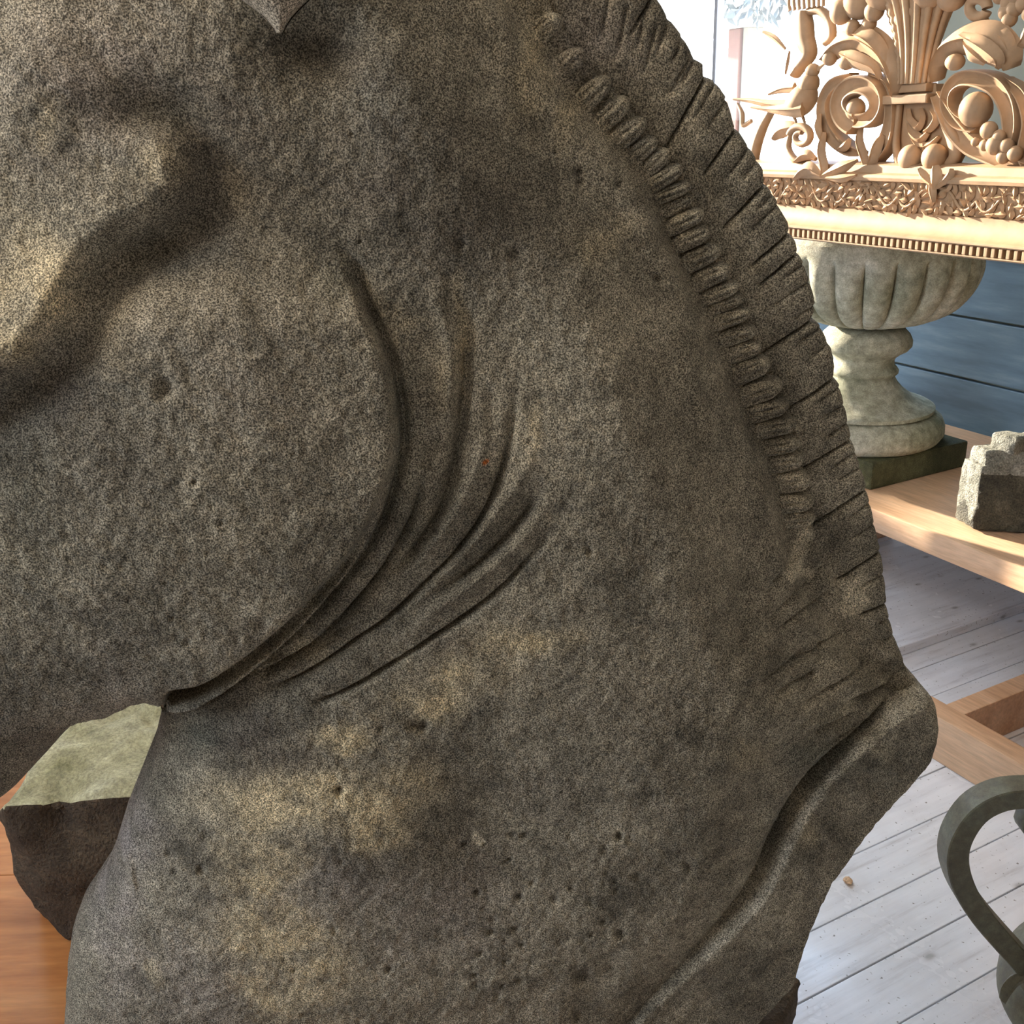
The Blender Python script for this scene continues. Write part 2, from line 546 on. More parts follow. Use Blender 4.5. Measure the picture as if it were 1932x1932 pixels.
def poly_sdf(u, v, P):
    """signed distance to a closed polygon, positive inside, and the nearest point"""
    A = P; B = np.roll(P, -1, 0)
    best = np.full(u.shape, 1e9); nx = np.zeros_like(u); ny = np.zeros_like(u)
    ins = np.zeros(u.shape, bool)
    for (ax, ay), (bx, by) in zip(A, B):
        ex, ey = bx - ax, by - ay
        L = ex * ex + ey * ey
        if L < 1e-14: continue
        t = np.clip(((u - ax) * ex + (v - ay) * ey) / L, 0, 1)
        qx, qy = ax + t * ex, ay + t * ey
        d2 = (u - qx) ** 2 + (v - qy) ** 2
        m = d2 < best
        best = np.where(m, d2, best); nx = np.where(m, qx, nx); ny = np.where(m, qy, ny)
        c = (ay > v) != (by > v)
        if abs(ey) > 1e-14:
            ins ^= c & (u < ex * (v - ay) / ey + ax)
    d = np.sqrt(best)
    return np.where(ins, d, -d), nx, ny

def pdist(X, Y, pts):
    """distance to an open polyline in pixels, position along it 0..1, side (+ = left of travel seen with y down)"""
    P = np.array(pts, float)
    seg = np.hypot(*(P[1:] - P[:-1]).T); cum = np.concatenate([[0], np.cumsum(seg)]); tot = cum[-1]
    best = np.full(X.shape, 1e18); tt = np.zeros_like(X); sd = np.zeros_like(X)
    for i in range(len(P) - 1):
        a, b = P[i], P[i + 1]; e = b - a; L = e @ e
        t = np.clip(((X - a[0]) * e[0] + (Y - a[1]) * e[1]) / L, 0, 1)
        dx, dy = X - a[0] - t * e[0], Y - a[1] - t * e[1]
        d2 = dx * dx + dy * dy
        m = d2 < best
        best = np.where(m, d2, best); tt = np.where(m, (cum[i] + t * seg[i]) / tot, tt)
        sd = np.where(m, np.sign(e[0] * dy - e[1] * dx), sd)
    return np.sqrt(best), tt, sd

def sst(x, a, b):
    t = np.clip((x - a) / (b - a), 0, 1)
    return t * t * (3 - 2 * t)

def curve(pts, n=40):
    return smooth_path([(p[0], p[1], 0) for p in pts], n)[:, :2]

def crop1(pts): return [(300 + a / 1.9325, 400 + b / 1.9325) for a, b in pts]
def crop2(pts): return [(1150 + a / 2.3215, 1100 + b / 2.3215) for a, b in pts]

class ValueNoise:
    """smooth lattice noise on the plane, quick for big arrays"""
    def __init__(self, seed, n=128):
        self.n = n; self.t = np.random.default_rng(seed).uniform(-1, 1, (n, n))
    def __call__(self, x, y):
        i = np.floor(x).astype(int); j = np.floor(y).astype(int)
        fx = x - i; fy = y - j
        fx = fx * fx * (3 - 2 * fx); fy = fy * fy * (3 - 2 * fy)
        n = self.n; t = self.t
        a = t[i % n, j % n]; b = t[(i + 1) % n, j % n]; c = t[i % n, (j + 1) % n]; d = t[(i + 1) % n, (j + 1) % n]
        return (a * (1 - fx) + b * fx) * (1 - fy) + (c * (1 - fx) + d * fx) * fy
VN = ValueNoise(4)
def fbm(x, y, f, o=4):
    s = 0; a = 1.0
    for k in range(o):
        s = s + a * VN(x * f + 17.3 * k, y * f - 9.1 * k); f *= 2.03; a *= 0.5
    return s

BODY = [(312, 1258), (306, 1330), (292, 1390), (268, 1450), (238, 1525), (215, 1600), (198, 1642), (176, 1675), (152, 1708), (136, 1752), (128, 1806), (120, 1932), (160, 2050), (190, 2250),
        (1000, 2350), (1150, 2120), (1275, 1985), (1352, 1915), (1430, 1845), (1478, 1795), (1490, 1740), (1511, 1680), (1544, 1612), (1608, 1538), (1690, 1458), (1738, 1402), (1752, 1340), (1742, 1294), (1716, 1267), (1702, 1244), (1668, 1190), (1630, 1100), (1590, 1015), (1570, 960), (1553, 900), (1533, 830), (1508, 760), (1478, 690), (1448, 610),
        (1418, 530), (1378, 440), (1333, 340), (1283, 260), (1228, 190), (1173, 130), (1133, 80), (1098, 20), (1050, -60), (975, -170), (860, -290), (720, -380), (560, -430), (400, -430),
        (200, -370), (0, -250), (-180, -60), (-330, 200), (-480, 560), (-620, 950), (-740, 1350), (-790, 1650), (-740, 1850), (-600, 1930), (-430, 1900), (-330, 1800), (-180, 1680),
        (-60, 1560), (0, 1500), (40, 1472), (95, 1412), (128, 1374), (160, 1340), (205, 1322), (262, 1290)]
MANE = [(1098, -250), (1150, -160), (1200, -80), (1238, -20), (1262, 22), (1268, 32), (1290, 60), (1312, 98), (1318, 108), (1333, 118), (1334, 138), (1352, 148), (1375, 178), (1391, 232), (1397, 240),
        (1415, 270), (1424, 282), (1445, 318), (1448, 340), (1456, 352), (1471, 375), (1477, 392), (1493, 418), (1496, 434), (1507, 455), (1510, 470), (1520, 490), (1532, 525), (1544, 570), (1543, 590), (1538, 597), (1553, 612),
        (1566, 640), (1574, 655), (1580, 690), (1579, 706), (1590, 725), (1600, 770), (1611, 822), (1614, 830), (1625, 868), (1637, 905), (1640, 920), (1648, 955), (1662, 1020), (1667, 1036), (1672, 1080), (1676, 1120),
        (1679, 1150), (1690, 1195), (1706, 1235), (1716, 1262), (1740, 1290), (1690, 1330), (1560, 1260), (1500, 1120), (1480, 980), (1440, 850), (1390, 700), (1340, 560), (1260, 400), (1180, 260), (1110, 170), (1060, 100), (1020, 20), (980, -80), (1000, -180)]

# carved furrows: (points, depth in metres, half width in pixels, fade at start, fade at end)
G1 = curve([(560, 330), (640, 440)] + crop1([(780, 380), (815, 460), (850, 560), (880, 700), (885, 850), (855, 980), (810, 1110), (740, 1240), (640, 1370), (500, 1520), (350, 1650), (180, 1765), (40, 1800)]), 60)
FUR = [
    (crop1([(965, 930), (940, 1060), (880, 1190), (800, 1320), (700, 1440), (580, 1560), (440, 1650), (330, 1700)]), .0075, 9, .12, .1),
    (crop1([(1085, 250), (1125, 400), (1120, 520), (1112, 640), (1100, 780), (1080, 900), (1050, 1030), (990, 1150), (900, 1270), (820, 1340)]), .0085, 13, .35, .15),
    (crop1([(1310, 560), (1300, 680), (1275, 820), (1245, 950), (1195, 1070), (1100, 1220), (990, 1330), (860, 1450), (700, 1570), (540, 1680), (380, 1760)]), .0085, 9, .25, .1),
    (crop1([(1420, 980), (1340, 1090), (1240, 1210), (1120, 1320), (980, 1410)]), .006, 10, .25, .35),
    (crop1([(1480, 1110), (1370, 1230), (1270, 1340), (1150, 1440), (1000, 1540), (850, 1640), (690, 1730), (540, 1800)]), .0075, 9, .3, .1),
    (crop1([(1215, 620), (1200, 760), (1190, 850)]), .003, 14, .3, .5),
    (crop1([(1010, 770), (985, 870), (965, 940)]), .003, 12, .4, .1),
    (crop1([(740, 1475), (620, 1560), (480, 1660)]), .004, 8, .3, .3),
    # strands of the lower mane and the hollows above the rim
    ([(1545, 1000), (1480, 1075), (1425, 1140)], .003, 7, .1, .4),
    ([(1560, 1060), (1500, 1120), (1440, 1180)], .003, 7, .2, .4),
    ([(1525, 1210), (1470, 1262), (1415, 1300)], .004, 9, .2, .4),
    ([(1570, 1110), (1500, 1160), (1440, 1205)], .004, 7, .15, .4),
    ([(1600, 1180), (1540, 1222), (1470, 1262)], .0045, 7, .15, .4),
    ([(1640, 1250), (1560, 1300), (1490, 1340)], .004, 8, .15, .4),
    ([(1545, 1180), (1540, 1215), (1560, 1260)], .003, 9, .3, .3),
    (crop2([(910, 385), (800, 440), (690, 500)]), .005, 10, .15, .4),
    (crop2([(1295, 360), (1200, 440), (1080, 500), (1010, 540)]), .006, 8, .1, .35),
    (crop2([(1120, 540), (1000, 590), (880, 640), (760, 690)]), .009, 11, .3, .2),
    (crop2([(1180, 610), (1080, 665), (960, 720), (880, 790), (820, 880), (760, 930)]), .013, 15, .25, .25),
    ([(1180, 1790), (1130, 1850), (1080, 1932)], .003, 30, .3, .2),
]
RIDGES = [
    (crop1([(1180, 640), (1190, 760), (1165, 900), (1120, 1030), (1040, 1150), (940, 1270), (820, 1390)]), .0035, 14, .3, .3),
    (crop1([(1380, 760), (1370, 860), (1310, 980), (1220, 1110), (1100, 1240), (960, 1370), (820, 1490)]), .0035, 15, .3, .3),
    (crop1([(1440, 1000), (1390, 1110), (1290, 1230), (1160, 1340), (1000, 1460), (840, 1570)]), .0035, 13, .3, .3),
    (crop1([(1000, 250), (1030, 380), (1060, 500), (1060, 700), (1040, 860)]), .004, 16, .3, .4),
    ([(905, -10), (960, 60), (1010, 150), (1040, 240)], .005, 34, .2, .5),
    ([(1268, 560), (1300, 680), (1335, 800), (1370, 930)], .005, 22, .3, .4),
    ([(1395, 1000), (1402, 1100), (1385, 1250)], -.005, 22, .3, .4),
    ([(1215, 320), (1290, 500), (1360, 680), (1420, 830), (1470, 960)], -.006, 22, .2, .3),
    ([(1520, 1010), (1500, 1070), (1520, 1110)], .004, 14, .2, .3),
    ([(235, 1590), (246, 1640), (256, 1700)], .003, 7, .3, .3),
    ([(560, 480), (640, 520), (700, 560)], -.003, 60, .3, .3),
]
RIM = curve([(1752, 1296), (1712, 1330), (1650, 1398), (1590, 1452), (1548, 1500), (1515, 1552), (1485, 1615), (1448, 1690), (1395, 1750), (1330, 1812), (1250, 1888), (1150, 1990), (1000, 2120), (850, 2220)], 60)
ZYG = curve([(230, -250), (262, -60), (300, 110), (340, 235), (364, 305), (368, 345), (352, 388), (305, 425), (240, 455), (185, 498), (148, 555), (112, 625), (62, 688), (0, 728), (-90, 790), (-220, 900), (-360, 1080)], 60)
PITS = [(312, 735, 17, .005), (795, 1368, 13, .006), (776, 1368, 8, .004), (640, 1492, 8, .004), (1097, 1838, 17, .006), (1640, 1438, 20, .006), (1592, 1466, 14, .005), (1090, 325, 11, .004), (1092, 345, 9, .003),
        (1165, 347, 9, .004), (1238, 524, 9, .004), (972, 1752, 8, .004), (925, 1756, 9, .005), (978, 1690, 9, .004), (905, 1798, 7, .003), (733, 1828, 7, .004), (1285, 1765, 10, .005), (1170, 1760, 11, .004), (1425, 1690, 8, .004),
        (1045, 1695, 10, .003), (970, 480, 14, .003), (868, 460, 13, .0025), (1105, 40, 10, .004), (1045, 45, 12, -.004), (458, 1210, 8, -.002), (490, 1180, 14, .003), (380, 1640, 9, .003), (320, 1610, 9, .003), (1660, 1170, 7, .004), (1700, 1210, 7, .004), (1655, 1290, 7, .005), (1625, 1250, 7, .004)]

_pr = random.Random(21)
for _ in range(46):
    PITS.append((_pr.uniform(860, 1420), _pr.uniform(1560, 1925), _pr.uniform(4, 8.5), _pr.uniform(.002, .004)))
for _ in range(40):
    PITS.append((_pr.uniform(300, 1650), _pr.uniform(150, 1900), _pr.uniform(4, 8), _pr.uniform(.0015, .003)))
CELL = 0.0013
BUV = uv(*np.array(BODY, float).T, 0.012)
BUV[:, 1] = np.maximum(BUV[:, 1], ZT + 0.062)
MUV = uv(*np.array(MANE, float).T, 0.016)

# a soft inflation of the outline: Poisson's equation on a coarse grid
CG = 0.008
lo = BUV.min(0) - 0.03; hi = BUV.max(0) + 0.03
gu = np.arange(lo[0], hi[0], CG); gv = np.arange(lo[1], hi[1], CG)
GU, GV = np.meshgrid(gu, gv, indexing='ij')
gd, _, _ = poly_sdf(GU, GV, BUV)
phi = np.zeros_like(GU); msk = gd > 0
for _ in range(2600):
    q = 0.25 * (np.roll(phi, 1, 0) + np.roll(phi, -1, 0) + np.roll(phi, 1, 1) + np.roll(phi, -1, 1) + CG * CG)
    phi = np.where(msk, q, 0)
ratio = np.where(msk, phi / np.maximum(gd, CG * 0.7), 0)
for _ in range(6):                               # carry the ratio over the edge
    w = (ratio > 0).astype(float)
    s_ = sum(np.roll(ratio, sh_, ax) for ax in (0, 1) for sh_ in (1, -1)); c_ = sum(np.roll(w, sh_, ax) for ax in (0, 1) for sh_ in (1, -1))
    ratio = np.where(ratio > 0, ratio, np.where(c_ > 0, s_ / np.maximum(c_, 1), 0))

def bil(A_, u, v):
    x = (u - lo[0]) / CG; y = (v - lo[1]) / CG
    i = np.clip(np.floor(x).astype(int), 0, A_.shape[0] - 2); j = np.clip(np.floor(y).astype(int), 0, A_.shape[1] - 2)
    fx, fy = np.clip(x - i, 0, 1), np.clip(y - j, 0, 1)
    return (A_[i, j] * (1 - fx) + A_[i + 1, j] * fx) * (1 - fy) + (A_[i, j + 1] * (1 - fx) + A_[i + 1, j + 1] * fx) * fy

CREST = [(960, -120), (1000, -40), (1046, 42), (1090, 108), (1137, 163), (1172, 201), (1203, 240), (1251, 300), (1287, 356), (1325, 443), (1362, 514), (1400, 594), (1437, 692), (1470, 767), (1491, 838), (1511, 908), (1522, 980), (1548, 1060), (1590, 1140), (1650, 1215), (1720, 1262)]
CUV = uv(*np.array(CREST, float).T, 0.03)

def crest_cap(u, v):
    d, t, sd = pdist(u, v, CUV)
    s = d * -sd                                       # v points up here: + on the neck side
    return np.where(s > 0, 0.029 + 0.42 * s + 0.9 * s * s, 0.029 + 1.2 * s) - 0.0095 * np.exp(-((s - 0.017) / 0.012) ** 2) + 0.0035 * np.exp(-((s - 0.040) / 0.009) ** 2)

HMAX = 0.118
def body_h0(u, v, d):
    f = np.maximum(bil(ratio, u, v) * np.maximum(d, 0), 0)
    h = 1.02 * np.sqrt(f)
    h = HMAX * (1 - np.exp(-h / HMAX * 1.15))
    c = crest_cap(u, v)
    k = 0.012
    m = np.minimum(h, c) - 0.25 * k * np.clip(1 - abs(h - c) / k, 0, 1) ** 2
    return np.clip(m, 0, None)

def carve_lines(X, Y, items, sign):
    out = np.zeros_like(X)
    for pts, dep, w, f0, f1 in items:
        C_ = curve(pts, 30)
        b0 = C_.min(0) - 4 * w; b1 = C_.max(0) + 4 * w
        m = (X > b0[0]) & (X < b1[0]) & (Y > b0[1]) & (Y < b1[1])
        if not m.any(): continue
        d, t, _ = pdist(X[m], Y[m], C_)
        fade = sst(t, 0, f0) * (1 - sst(t, 1 - f1, 1))
        out[m] += sign * dep * np.exp(-(d / w) ** 2) * fade
    return out

def body_features(X, Y, h0, d, base_only=False):
    """displacement of the carved surface, from picture coordinates of the stone itself"""
    F = np.zeros_like(X)
    # the round cheek stands proud of the neck
    dist, t, sd = pdist(X, Y, G1)
    s = dist * sd                                     # + inside the cheek
    up_fade = sst(Y, 430, 640)
    inside = sst(s, -10, 26)
    bulge = np.exp(-(((X - 380) / 420) ** 2 + ((Y - 880) / 400) ** 2))
    F += up_fade * (0.020 * inside + 0.014 * np.clip(s / 260, 0, 1) ** 0.7 * bulge) * sst(X, -760, -220)
    F -= up_fade * 0.014 * np.exp(-(s / 12) ** 2)
    F -= up_fade * 0.010 * np.exp(-((s + 30) / 45) ** 2) * sst(Y, 900, 1250)
    # cheekbone ridge, lit above and shaded below
    dist, t, sd = pdist(X, Y, ZYG)
    s = dist * sd                                     # + above and left of the edge
    zf = sst(Y - 0.25 * (X - 360), 150, 320) * sst(X, -430, -60)
    F += zf * 0.030 * sst(s, -26, 66) * np.exp(-np.clip(s, 0, None) / 150)
    F -= zf * 0.012 * np.exp(-((s + 40) / 48) ** 2)
    # hollow over the cheekbone, swelling of the brow, hollow under the ear
    F -= 0.016 * np.exp(-(((X - 285) / 80) ** 2 + ((Y - 215) / 55) ** 2))
    F += 0.012 * np.exp(-(((X - 60) / 130) ** 2 + ((Y - 130) / 110) ** 2))
    F -= 0.018 * np.exp(-(((X - 620) / 90) ** 2 + ((Y - 90) / 75) ** 2))
    F += 0.010 * np.exp(-(((X - 800) / 140) ** 2 + ((Y - 330) / 200) ** 2))
    # eye, nostril and mouth further along the head
    e_ = ((X + 130) / 62) ** 2 + ((Y - 185) / 42) ** 2
    F += 0.015 * np.exp(-e_) - 0.009 * np.exp(-((np.sqrt(e_) - 1.45) / 0.28) ** 2) + 0.008 * np.exp(-(((X + 120) / 110) ** 2 + ((Y - 95) / 26) ** 2))
    F -= 0.022 * np.exp(-(((X + 640) / 45) ** 2 + ((Y - 1590) / 70) ** 2))
    F += carve_lines(X, Y, [([(-720, 1800), (-600, 1790), (-480, 1730), (-400, 1650)], .011, 14, .05, .3)], -1)
    # broad swellings of the neck
    F += 0.010 * np.exp(-(((X - 1150) / 130) ** 2 + ((Y - 760) / 330) ** 2))
    F += 0.014 * np.exp(-(((X - 640) / 220) ** 2 + ((Y - 1560) / 170) ** 2))
    F -= 0.010 * np.exp(-(((X - 900) / 110) ** 2 + ((Y - 1540) / 160) ** 2))
    F += 0.010 * np.exp(-(((X - 1250) / 170) ** 2 + ((Y - 1450) / 170) ** 2))
    F -= 0.012 * np.exp(-(((X - 1470) / 60) ** 2 + ((Y - 1540) / 80) ** 2))
    if base_only: return F
    F += 1.55 * carve_lines(X, Y, FUR, -1) + 1.4 * carve_lines(X, Y, RIDGES, 1)
    for (a, b, r_, dp) in PITS:
        m = (abs(X - a) < 3 * r_) & (abs(Y - b) < 3 * r_)
        F[m] -= dp * np.exp(-(((X[m] - a) ** 2 + (Y[m] - b) ** 2) / (r_ * r_)) ** 1.5)
    return F

def rim_height(X, Y, h, d):
    dist, t, sd = pdist(X, Y, RIM)
    s = dist * -sd                                     # + outside the curve
    zone = sst(d, 0.0, 0.012)
    k = 1 - t
    lip = 0.060 + 0.022 * sst(t, 0.0, 0.55)
    lip_face = lip - 0.006 * np.clip(s / 60, 0, 3)
    prof = lip_face * np.sqrt(np.clip(1 - (1 - np.clip(d / 0.016, 0, 1)) ** 2, 0, 1))
    w = sst(s, -17, 4)
    valley = 0.017 * np.exp(-((s + 34) / 34) ** 2) * (1 - 0.85 * sst(t, .25, .6))
    hh = np.where(s < 60, np.minimum(h, lip - 0.020 * (1 - 0.55 * sst(t, .3, .65)) + 0.00017 * np.clip(-s, 0, 420) + 1e-6 * np.clip(-s, 0, None) ** 1.9), h) - valley * zone
    return hh * (1 - w) + prof * w

def grid_mesh(u, v, h, keep, nu, nv):
    idx = -np.ones(nu * nv, int)
    idx[keep.ravel()] = np.arange(keep.sum())
    I = idx.reshape(nu, nv)
    q = np.stack([I[:-1, :-1], I[1:, :-1], I[1:, 1:], I[:-1, 1:]], -1).reshape(-1, 4)
    q = q[(q >= 0).all(1)]
    return q

def mesh_from(name, V, Q, col=None, smooth=True):
    me = bpy.data.meshes.new(name)
    me.vertices.add(len(V)); me.vertices.foreach_set('co', V.astype(np.float32).ravel())
    n = len(Q)
    me.loops.add(n * 4); me.loops.foreach_set('vertex_index', Q.astype(np.int32).ravel())
    me.polygons.add(n)
    me.polygons.foreach_set('loop_start', np.arange(0, 4 * n, 4, dtype=np.int32))
    me.polygons.foreach_set('loop_total', np.full(n, 4, np.int32))
    me.polygons.foreach_set('use_smooth', np.full(n, smooth))
    me.update(calc_edges=True); me.validate()
    if col is not None:
        at = me.attributes.new('tone', 'FLOAT_COLOR', 'POINT')
        at.data.foreach_set('color', np.concatenate([col, np.ones((len(col), 1))], 1).astype(np.float32).ravel())
    return me

# patches of lichen, bare stone and dirt, some with light and shade painted in: (x, y, rx, ry, weight, kind)
TAN = [(560, 1505, 130, 60, .9), (700, 1540, 60, 55, .9), (640, 1375, 55, 28, .9), (800, 1320, 90, 40, .7), (880, 1280, 100, 40, .5), (1010, 1205, 70, 40, .7), (490, 1640, 80, 70, .7), (520, 1760, 110, 90, .6),
       (600, 1850, 110, 70, .45), (500, 1890, 70, 50, .5), (60, 540, 90, 120, .45), (40, 660, 70, 70, .45), (290, 335, 60, 45, .4), (80, 230, 60, 50, .4), (850, 640, 18, 110, .5), (1000, 120, 45, 120, .5), (1150, 450, 60, 50, .35),
       (930, 1230, 60, 30, .4), (560, 1210, 70, 30, .25), (1395, 1420, 60, 50, .3), (1000, 820, 25, 60, .3), (1520, 1540, 30, 60, .4), (1650, 1400, 40, 40, .25), (760, 1480, 60, 50, .3), (280, 1840, 25, 25, .4), (1080, 230, 30, 70, .3)]
PALE = [(1518, 1052, 24, 44, 1.0), (1550, 1085, 30, 26, .5), (1622, 1120, 22, 32, 1.0), (1610, 1150, 14, 18, .8), (458, 1210, 9, 9, 1.0), (915, 1590, 16, 14, .6), (1105, 195, 40, 50, .0), (1250, 1660, 20, 14, .3), (1040, 40, 22, 26, .6)]
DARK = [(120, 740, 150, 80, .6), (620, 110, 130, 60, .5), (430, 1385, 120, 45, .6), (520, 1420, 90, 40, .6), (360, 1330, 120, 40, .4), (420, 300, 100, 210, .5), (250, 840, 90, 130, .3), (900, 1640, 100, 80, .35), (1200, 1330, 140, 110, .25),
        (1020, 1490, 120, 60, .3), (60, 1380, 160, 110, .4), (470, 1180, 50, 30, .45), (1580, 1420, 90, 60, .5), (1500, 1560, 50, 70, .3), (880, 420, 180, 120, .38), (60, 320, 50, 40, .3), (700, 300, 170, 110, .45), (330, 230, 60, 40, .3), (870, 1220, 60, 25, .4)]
GREEN = [(1580, 1420, 110, 60, .6), (620, 520, 60, 50, .3), (280, 740, 120, 140, .35), (350, 1380, 60, 60, .5), (1470, 1560, 50, 80, .4), (60, 900, 60, 180, .35), (300, 210, 60, 50, .4), (760, 840, 30, 200, .3)]
PURP = [(180, 130, 200, 160, .5), (225, 1600, 60, 250, .9), (380, 1850, 140, 120, .4), (1140, 60, 80, 80, .4), (330, 700, 260, 160, .25), (600, 1690, 160, 90, .35), (820, 1720, 140, 90, .35)]
ORANGE = [(915, 861, 6, 6, .8)]

def tone(X, Y, u, v):
    wx = X + 26 * fbm(u, v, 22, 3); wy = Y + 26 * fbm(v + 3, u, 22, 3)
    n1 = fbm(u + 5, v, 60, 4); n2 = fbm(u, v + 9, 14, 3)
    def patch(L):
        s = np.zeros_like(X)
        for a, b, rx, ry, w in L:
            m = (abs(wx - a) < 2.6 * rx) & (abs(wy - b) < 2.6 * ry)
            s[m] = np.maximum(s[m], w * np.exp(-(((wx[m] - a) / rx) ** 2 + ((wy[m] - b) / ry) ** 2)))
        return s
    base = np.array([0.232, 0.197, 0.138])
    c = np.ones(X.shape + (3,)) * base
    c *= (1 + 0.27 * n2 + 0.22 * n1)[..., None]
    def lay(s, col, lo_=0.0, hi_=1.0):
        nonlocal c
        s = np.clip((s * (1.0 + 0.55 * n1) - lo_) / (hi_ - lo_), 0, 1)[..., None]
        c = c * (1 - s) + np.array(col) * s
    lay(patch(PURP) * .8, (0.33, 0.275, 0.235))  # purplish stone, plus daylight painted along the neck's front edge
    lay(patch(TAN) * 1.15, (0.50, 0.395, 0.235), .08, .75)  # tan lichen, plus highlights painted on cheekbone and fold ridges
    lay(patch(DARK), (0.085, 0.066, 0.050))  # stone grime, plus shade painted below ear, cheekbone and jaw
    lay(patch(GREEN) * .7, (0.105, 0.110, 0.080))
    lay(patch(PALE), (0.46, 0.39, 0.27), .25, .6)
    lay(patch(ORANGE), (0.45, 0.12, 0.02), .2, .5)
    pit = np.zeros_like(X)
    for a, b, r_, dp in PITS:
        if dp <= 0.0018: continue
        m = (abs(X - a) < 2.5 * r_) & (abs(Y - b) < 2.5 * r_)
        pit[m] = np.maximum(pit[m], min(1.0, dp / .004) * np.exp(-(((X[m] - a) ** 2 + (Y[m] - b) ** 2) / (r_ * r_)) ** 1.3))
    lay(pit * .62, (0.060, 0.050, 0.036), .12, 1.0)                              # dirt in the pits, with their shade painted in
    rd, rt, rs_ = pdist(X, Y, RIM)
    lay(0.50 * np.exp(-((rd * -rs_ + 5) / 13) ** 2) * (1 - 0.45 * sst(rt, .35, .6)), (0.44, 0.39, 0.30), .12, .9)   # worn pale edge of the rim, its catch of light painted in too
    sp = fbm(u * 1.0 + 31, v * 1.0, 210, 2)
    c *= np.where(sp > 1.02, 1.35, 1.0)[..., None]
    return np.clip(c, 0.01, 0.9)

def horse_stone():
    m, nt, bs = mat_base('weathered_sandstone')
    at = nt.nodes.new('ShaderNodeAttribute'); at.attribute_name = 'tone'
    co = coords(nt)
    g1 = noise(nt, co, 900, 2, 0.6)
    g2 = noise(nt, co, 190, 3, 0.65)
    g3 = noise(nt, co, 48, 4, 0.6)
    c = mix(nt, 1.0, at.outputs['Color'], ramp(nt, g1, [(0.38, 0.26), (0.5, 0.88), (0.62, 1.95)]), 'MULTIPLY')
    c = mix(nt, 1.0, c, ramp(nt, g2, [(0.34, 0.82), (0.5, 1.0), (0.66, 1.15)]), 'MULTIPLY')
    c = mix(nt, 1.0, c, ramp(nt, g3, [(0.32, 0.80), (0.68, 1.18)]), 'MULTIPLY')
    nt.links.new(c, bs.inputs['Base Color'])
    bs.inputs['Roughness'].default_value = 0.92
    bs.inputs['Specular IOR Level'].default_value = 0.25
    s1 = N(nt, 'ShaderNodeMath', operation='MULTIPLY_ADD'); s1.inputs[1].default_value = 1.0
    nt.links.new(g1, s1.inputs[0]); nt.links.new(g2, s1.inputs[2])
    bump(nt, bs, s1.outputs[0], 0.6, 0.0012)
    return m
M['horse'] = horse_stone()

horse = thing('sandstone_horse_bust', 'weathered grey-brown sandstone horse head bust with pleated crest filling the foreground', 'sculpture', tuple(HO + np.array([0, 0, ZT])))
HOFF = HO + np.array([0, 0, ZT])

def build_body():
    lo2 = BUV.min(0) - 2 * CELL; hi2 = BUV.max(0) + 2 * CELL
    a = np.arange(lo2[0], hi2[0], CELL); b = np.arange(lo2[1], hi2[1], CELL)
    u, v = np.meshgrid(a, b, indexing='ij')
    dc = bil(gd, u, v)
    near = abs(dc) < 0.02
    d = dc.copy(); nx = u.copy(); ny = v.copy()
    d1, q1, q2 = poly_sdf(u[near], v[near], BUV)
    d[near] = d1; nx[near] = q1; ny[near] = q2
    keep = d > -1.45 * CELL
    edge = keep & (d < 0.35 * CELL)
    u = np.where(edge, nx, u); v = np.where(edge, ny, v); d = np.where(edge, 0.0, d)
    K = keep
    uk, vk, dk = u[K], v[K], d[K]
    h0 = body_h0(uk, vk, dk)
    def full(X, Y):
        e = np.sqrt(np.clip(1 - (1 - np.clip(dk / 0.03, 0, 1)) ** 2, 0, 1))
        h = h0 + body_features(X, Y, h0, dk) * e
        return rim_height(X, Y, h, dk)
    X, Y = project(pos(uk, vk, h0)); h = full(X, Y)
    X, Y = project(pos(uk, vk, h)); h = full(X, Y)
    X, Y = project(pos(uk, vk, h))
    rough_ = np.clip(dk / 0.01, 0, 1)
    h = np.maximum(h, 0) + rough_ * (0.0010 * fbm(uk, vk, 45, 3) + 0.0007 * fbm(uk + 4, vk, 190, 2))
    V = pos(uk, vk, h) - HOFF
    Q = grid_mesh(u, v, h, K, *K.shape)
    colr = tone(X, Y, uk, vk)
    # far side, coarser
    st = 1
    Ks = K[::st, ::st]; us, vs, ds = u[::st, ::st][Ks], v[::st, ::st][Ks], d[::st, ::st][Ks]
    hs = body_h0(us, vs, ds)
    Xs, Ys = project(pos(us, vs, hs))
    hs = np.maximum(hs + body_features(Xs, Ys, hs, ds, True) * np.clip(ds / .03, 0, 1), 0)
    Vb = pos(us, vs, -hs) - HOFF
    Qb = grid_mesh(us, vs, hs, Ks, *Ks.shape)[:, ::-1] + len(V)
    colb = np.ones((len(Vb), 3)) * np.array([0.2, 0.17, 0.13])
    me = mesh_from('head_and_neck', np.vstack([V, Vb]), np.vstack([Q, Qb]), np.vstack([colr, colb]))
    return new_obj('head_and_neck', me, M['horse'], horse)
build_body()

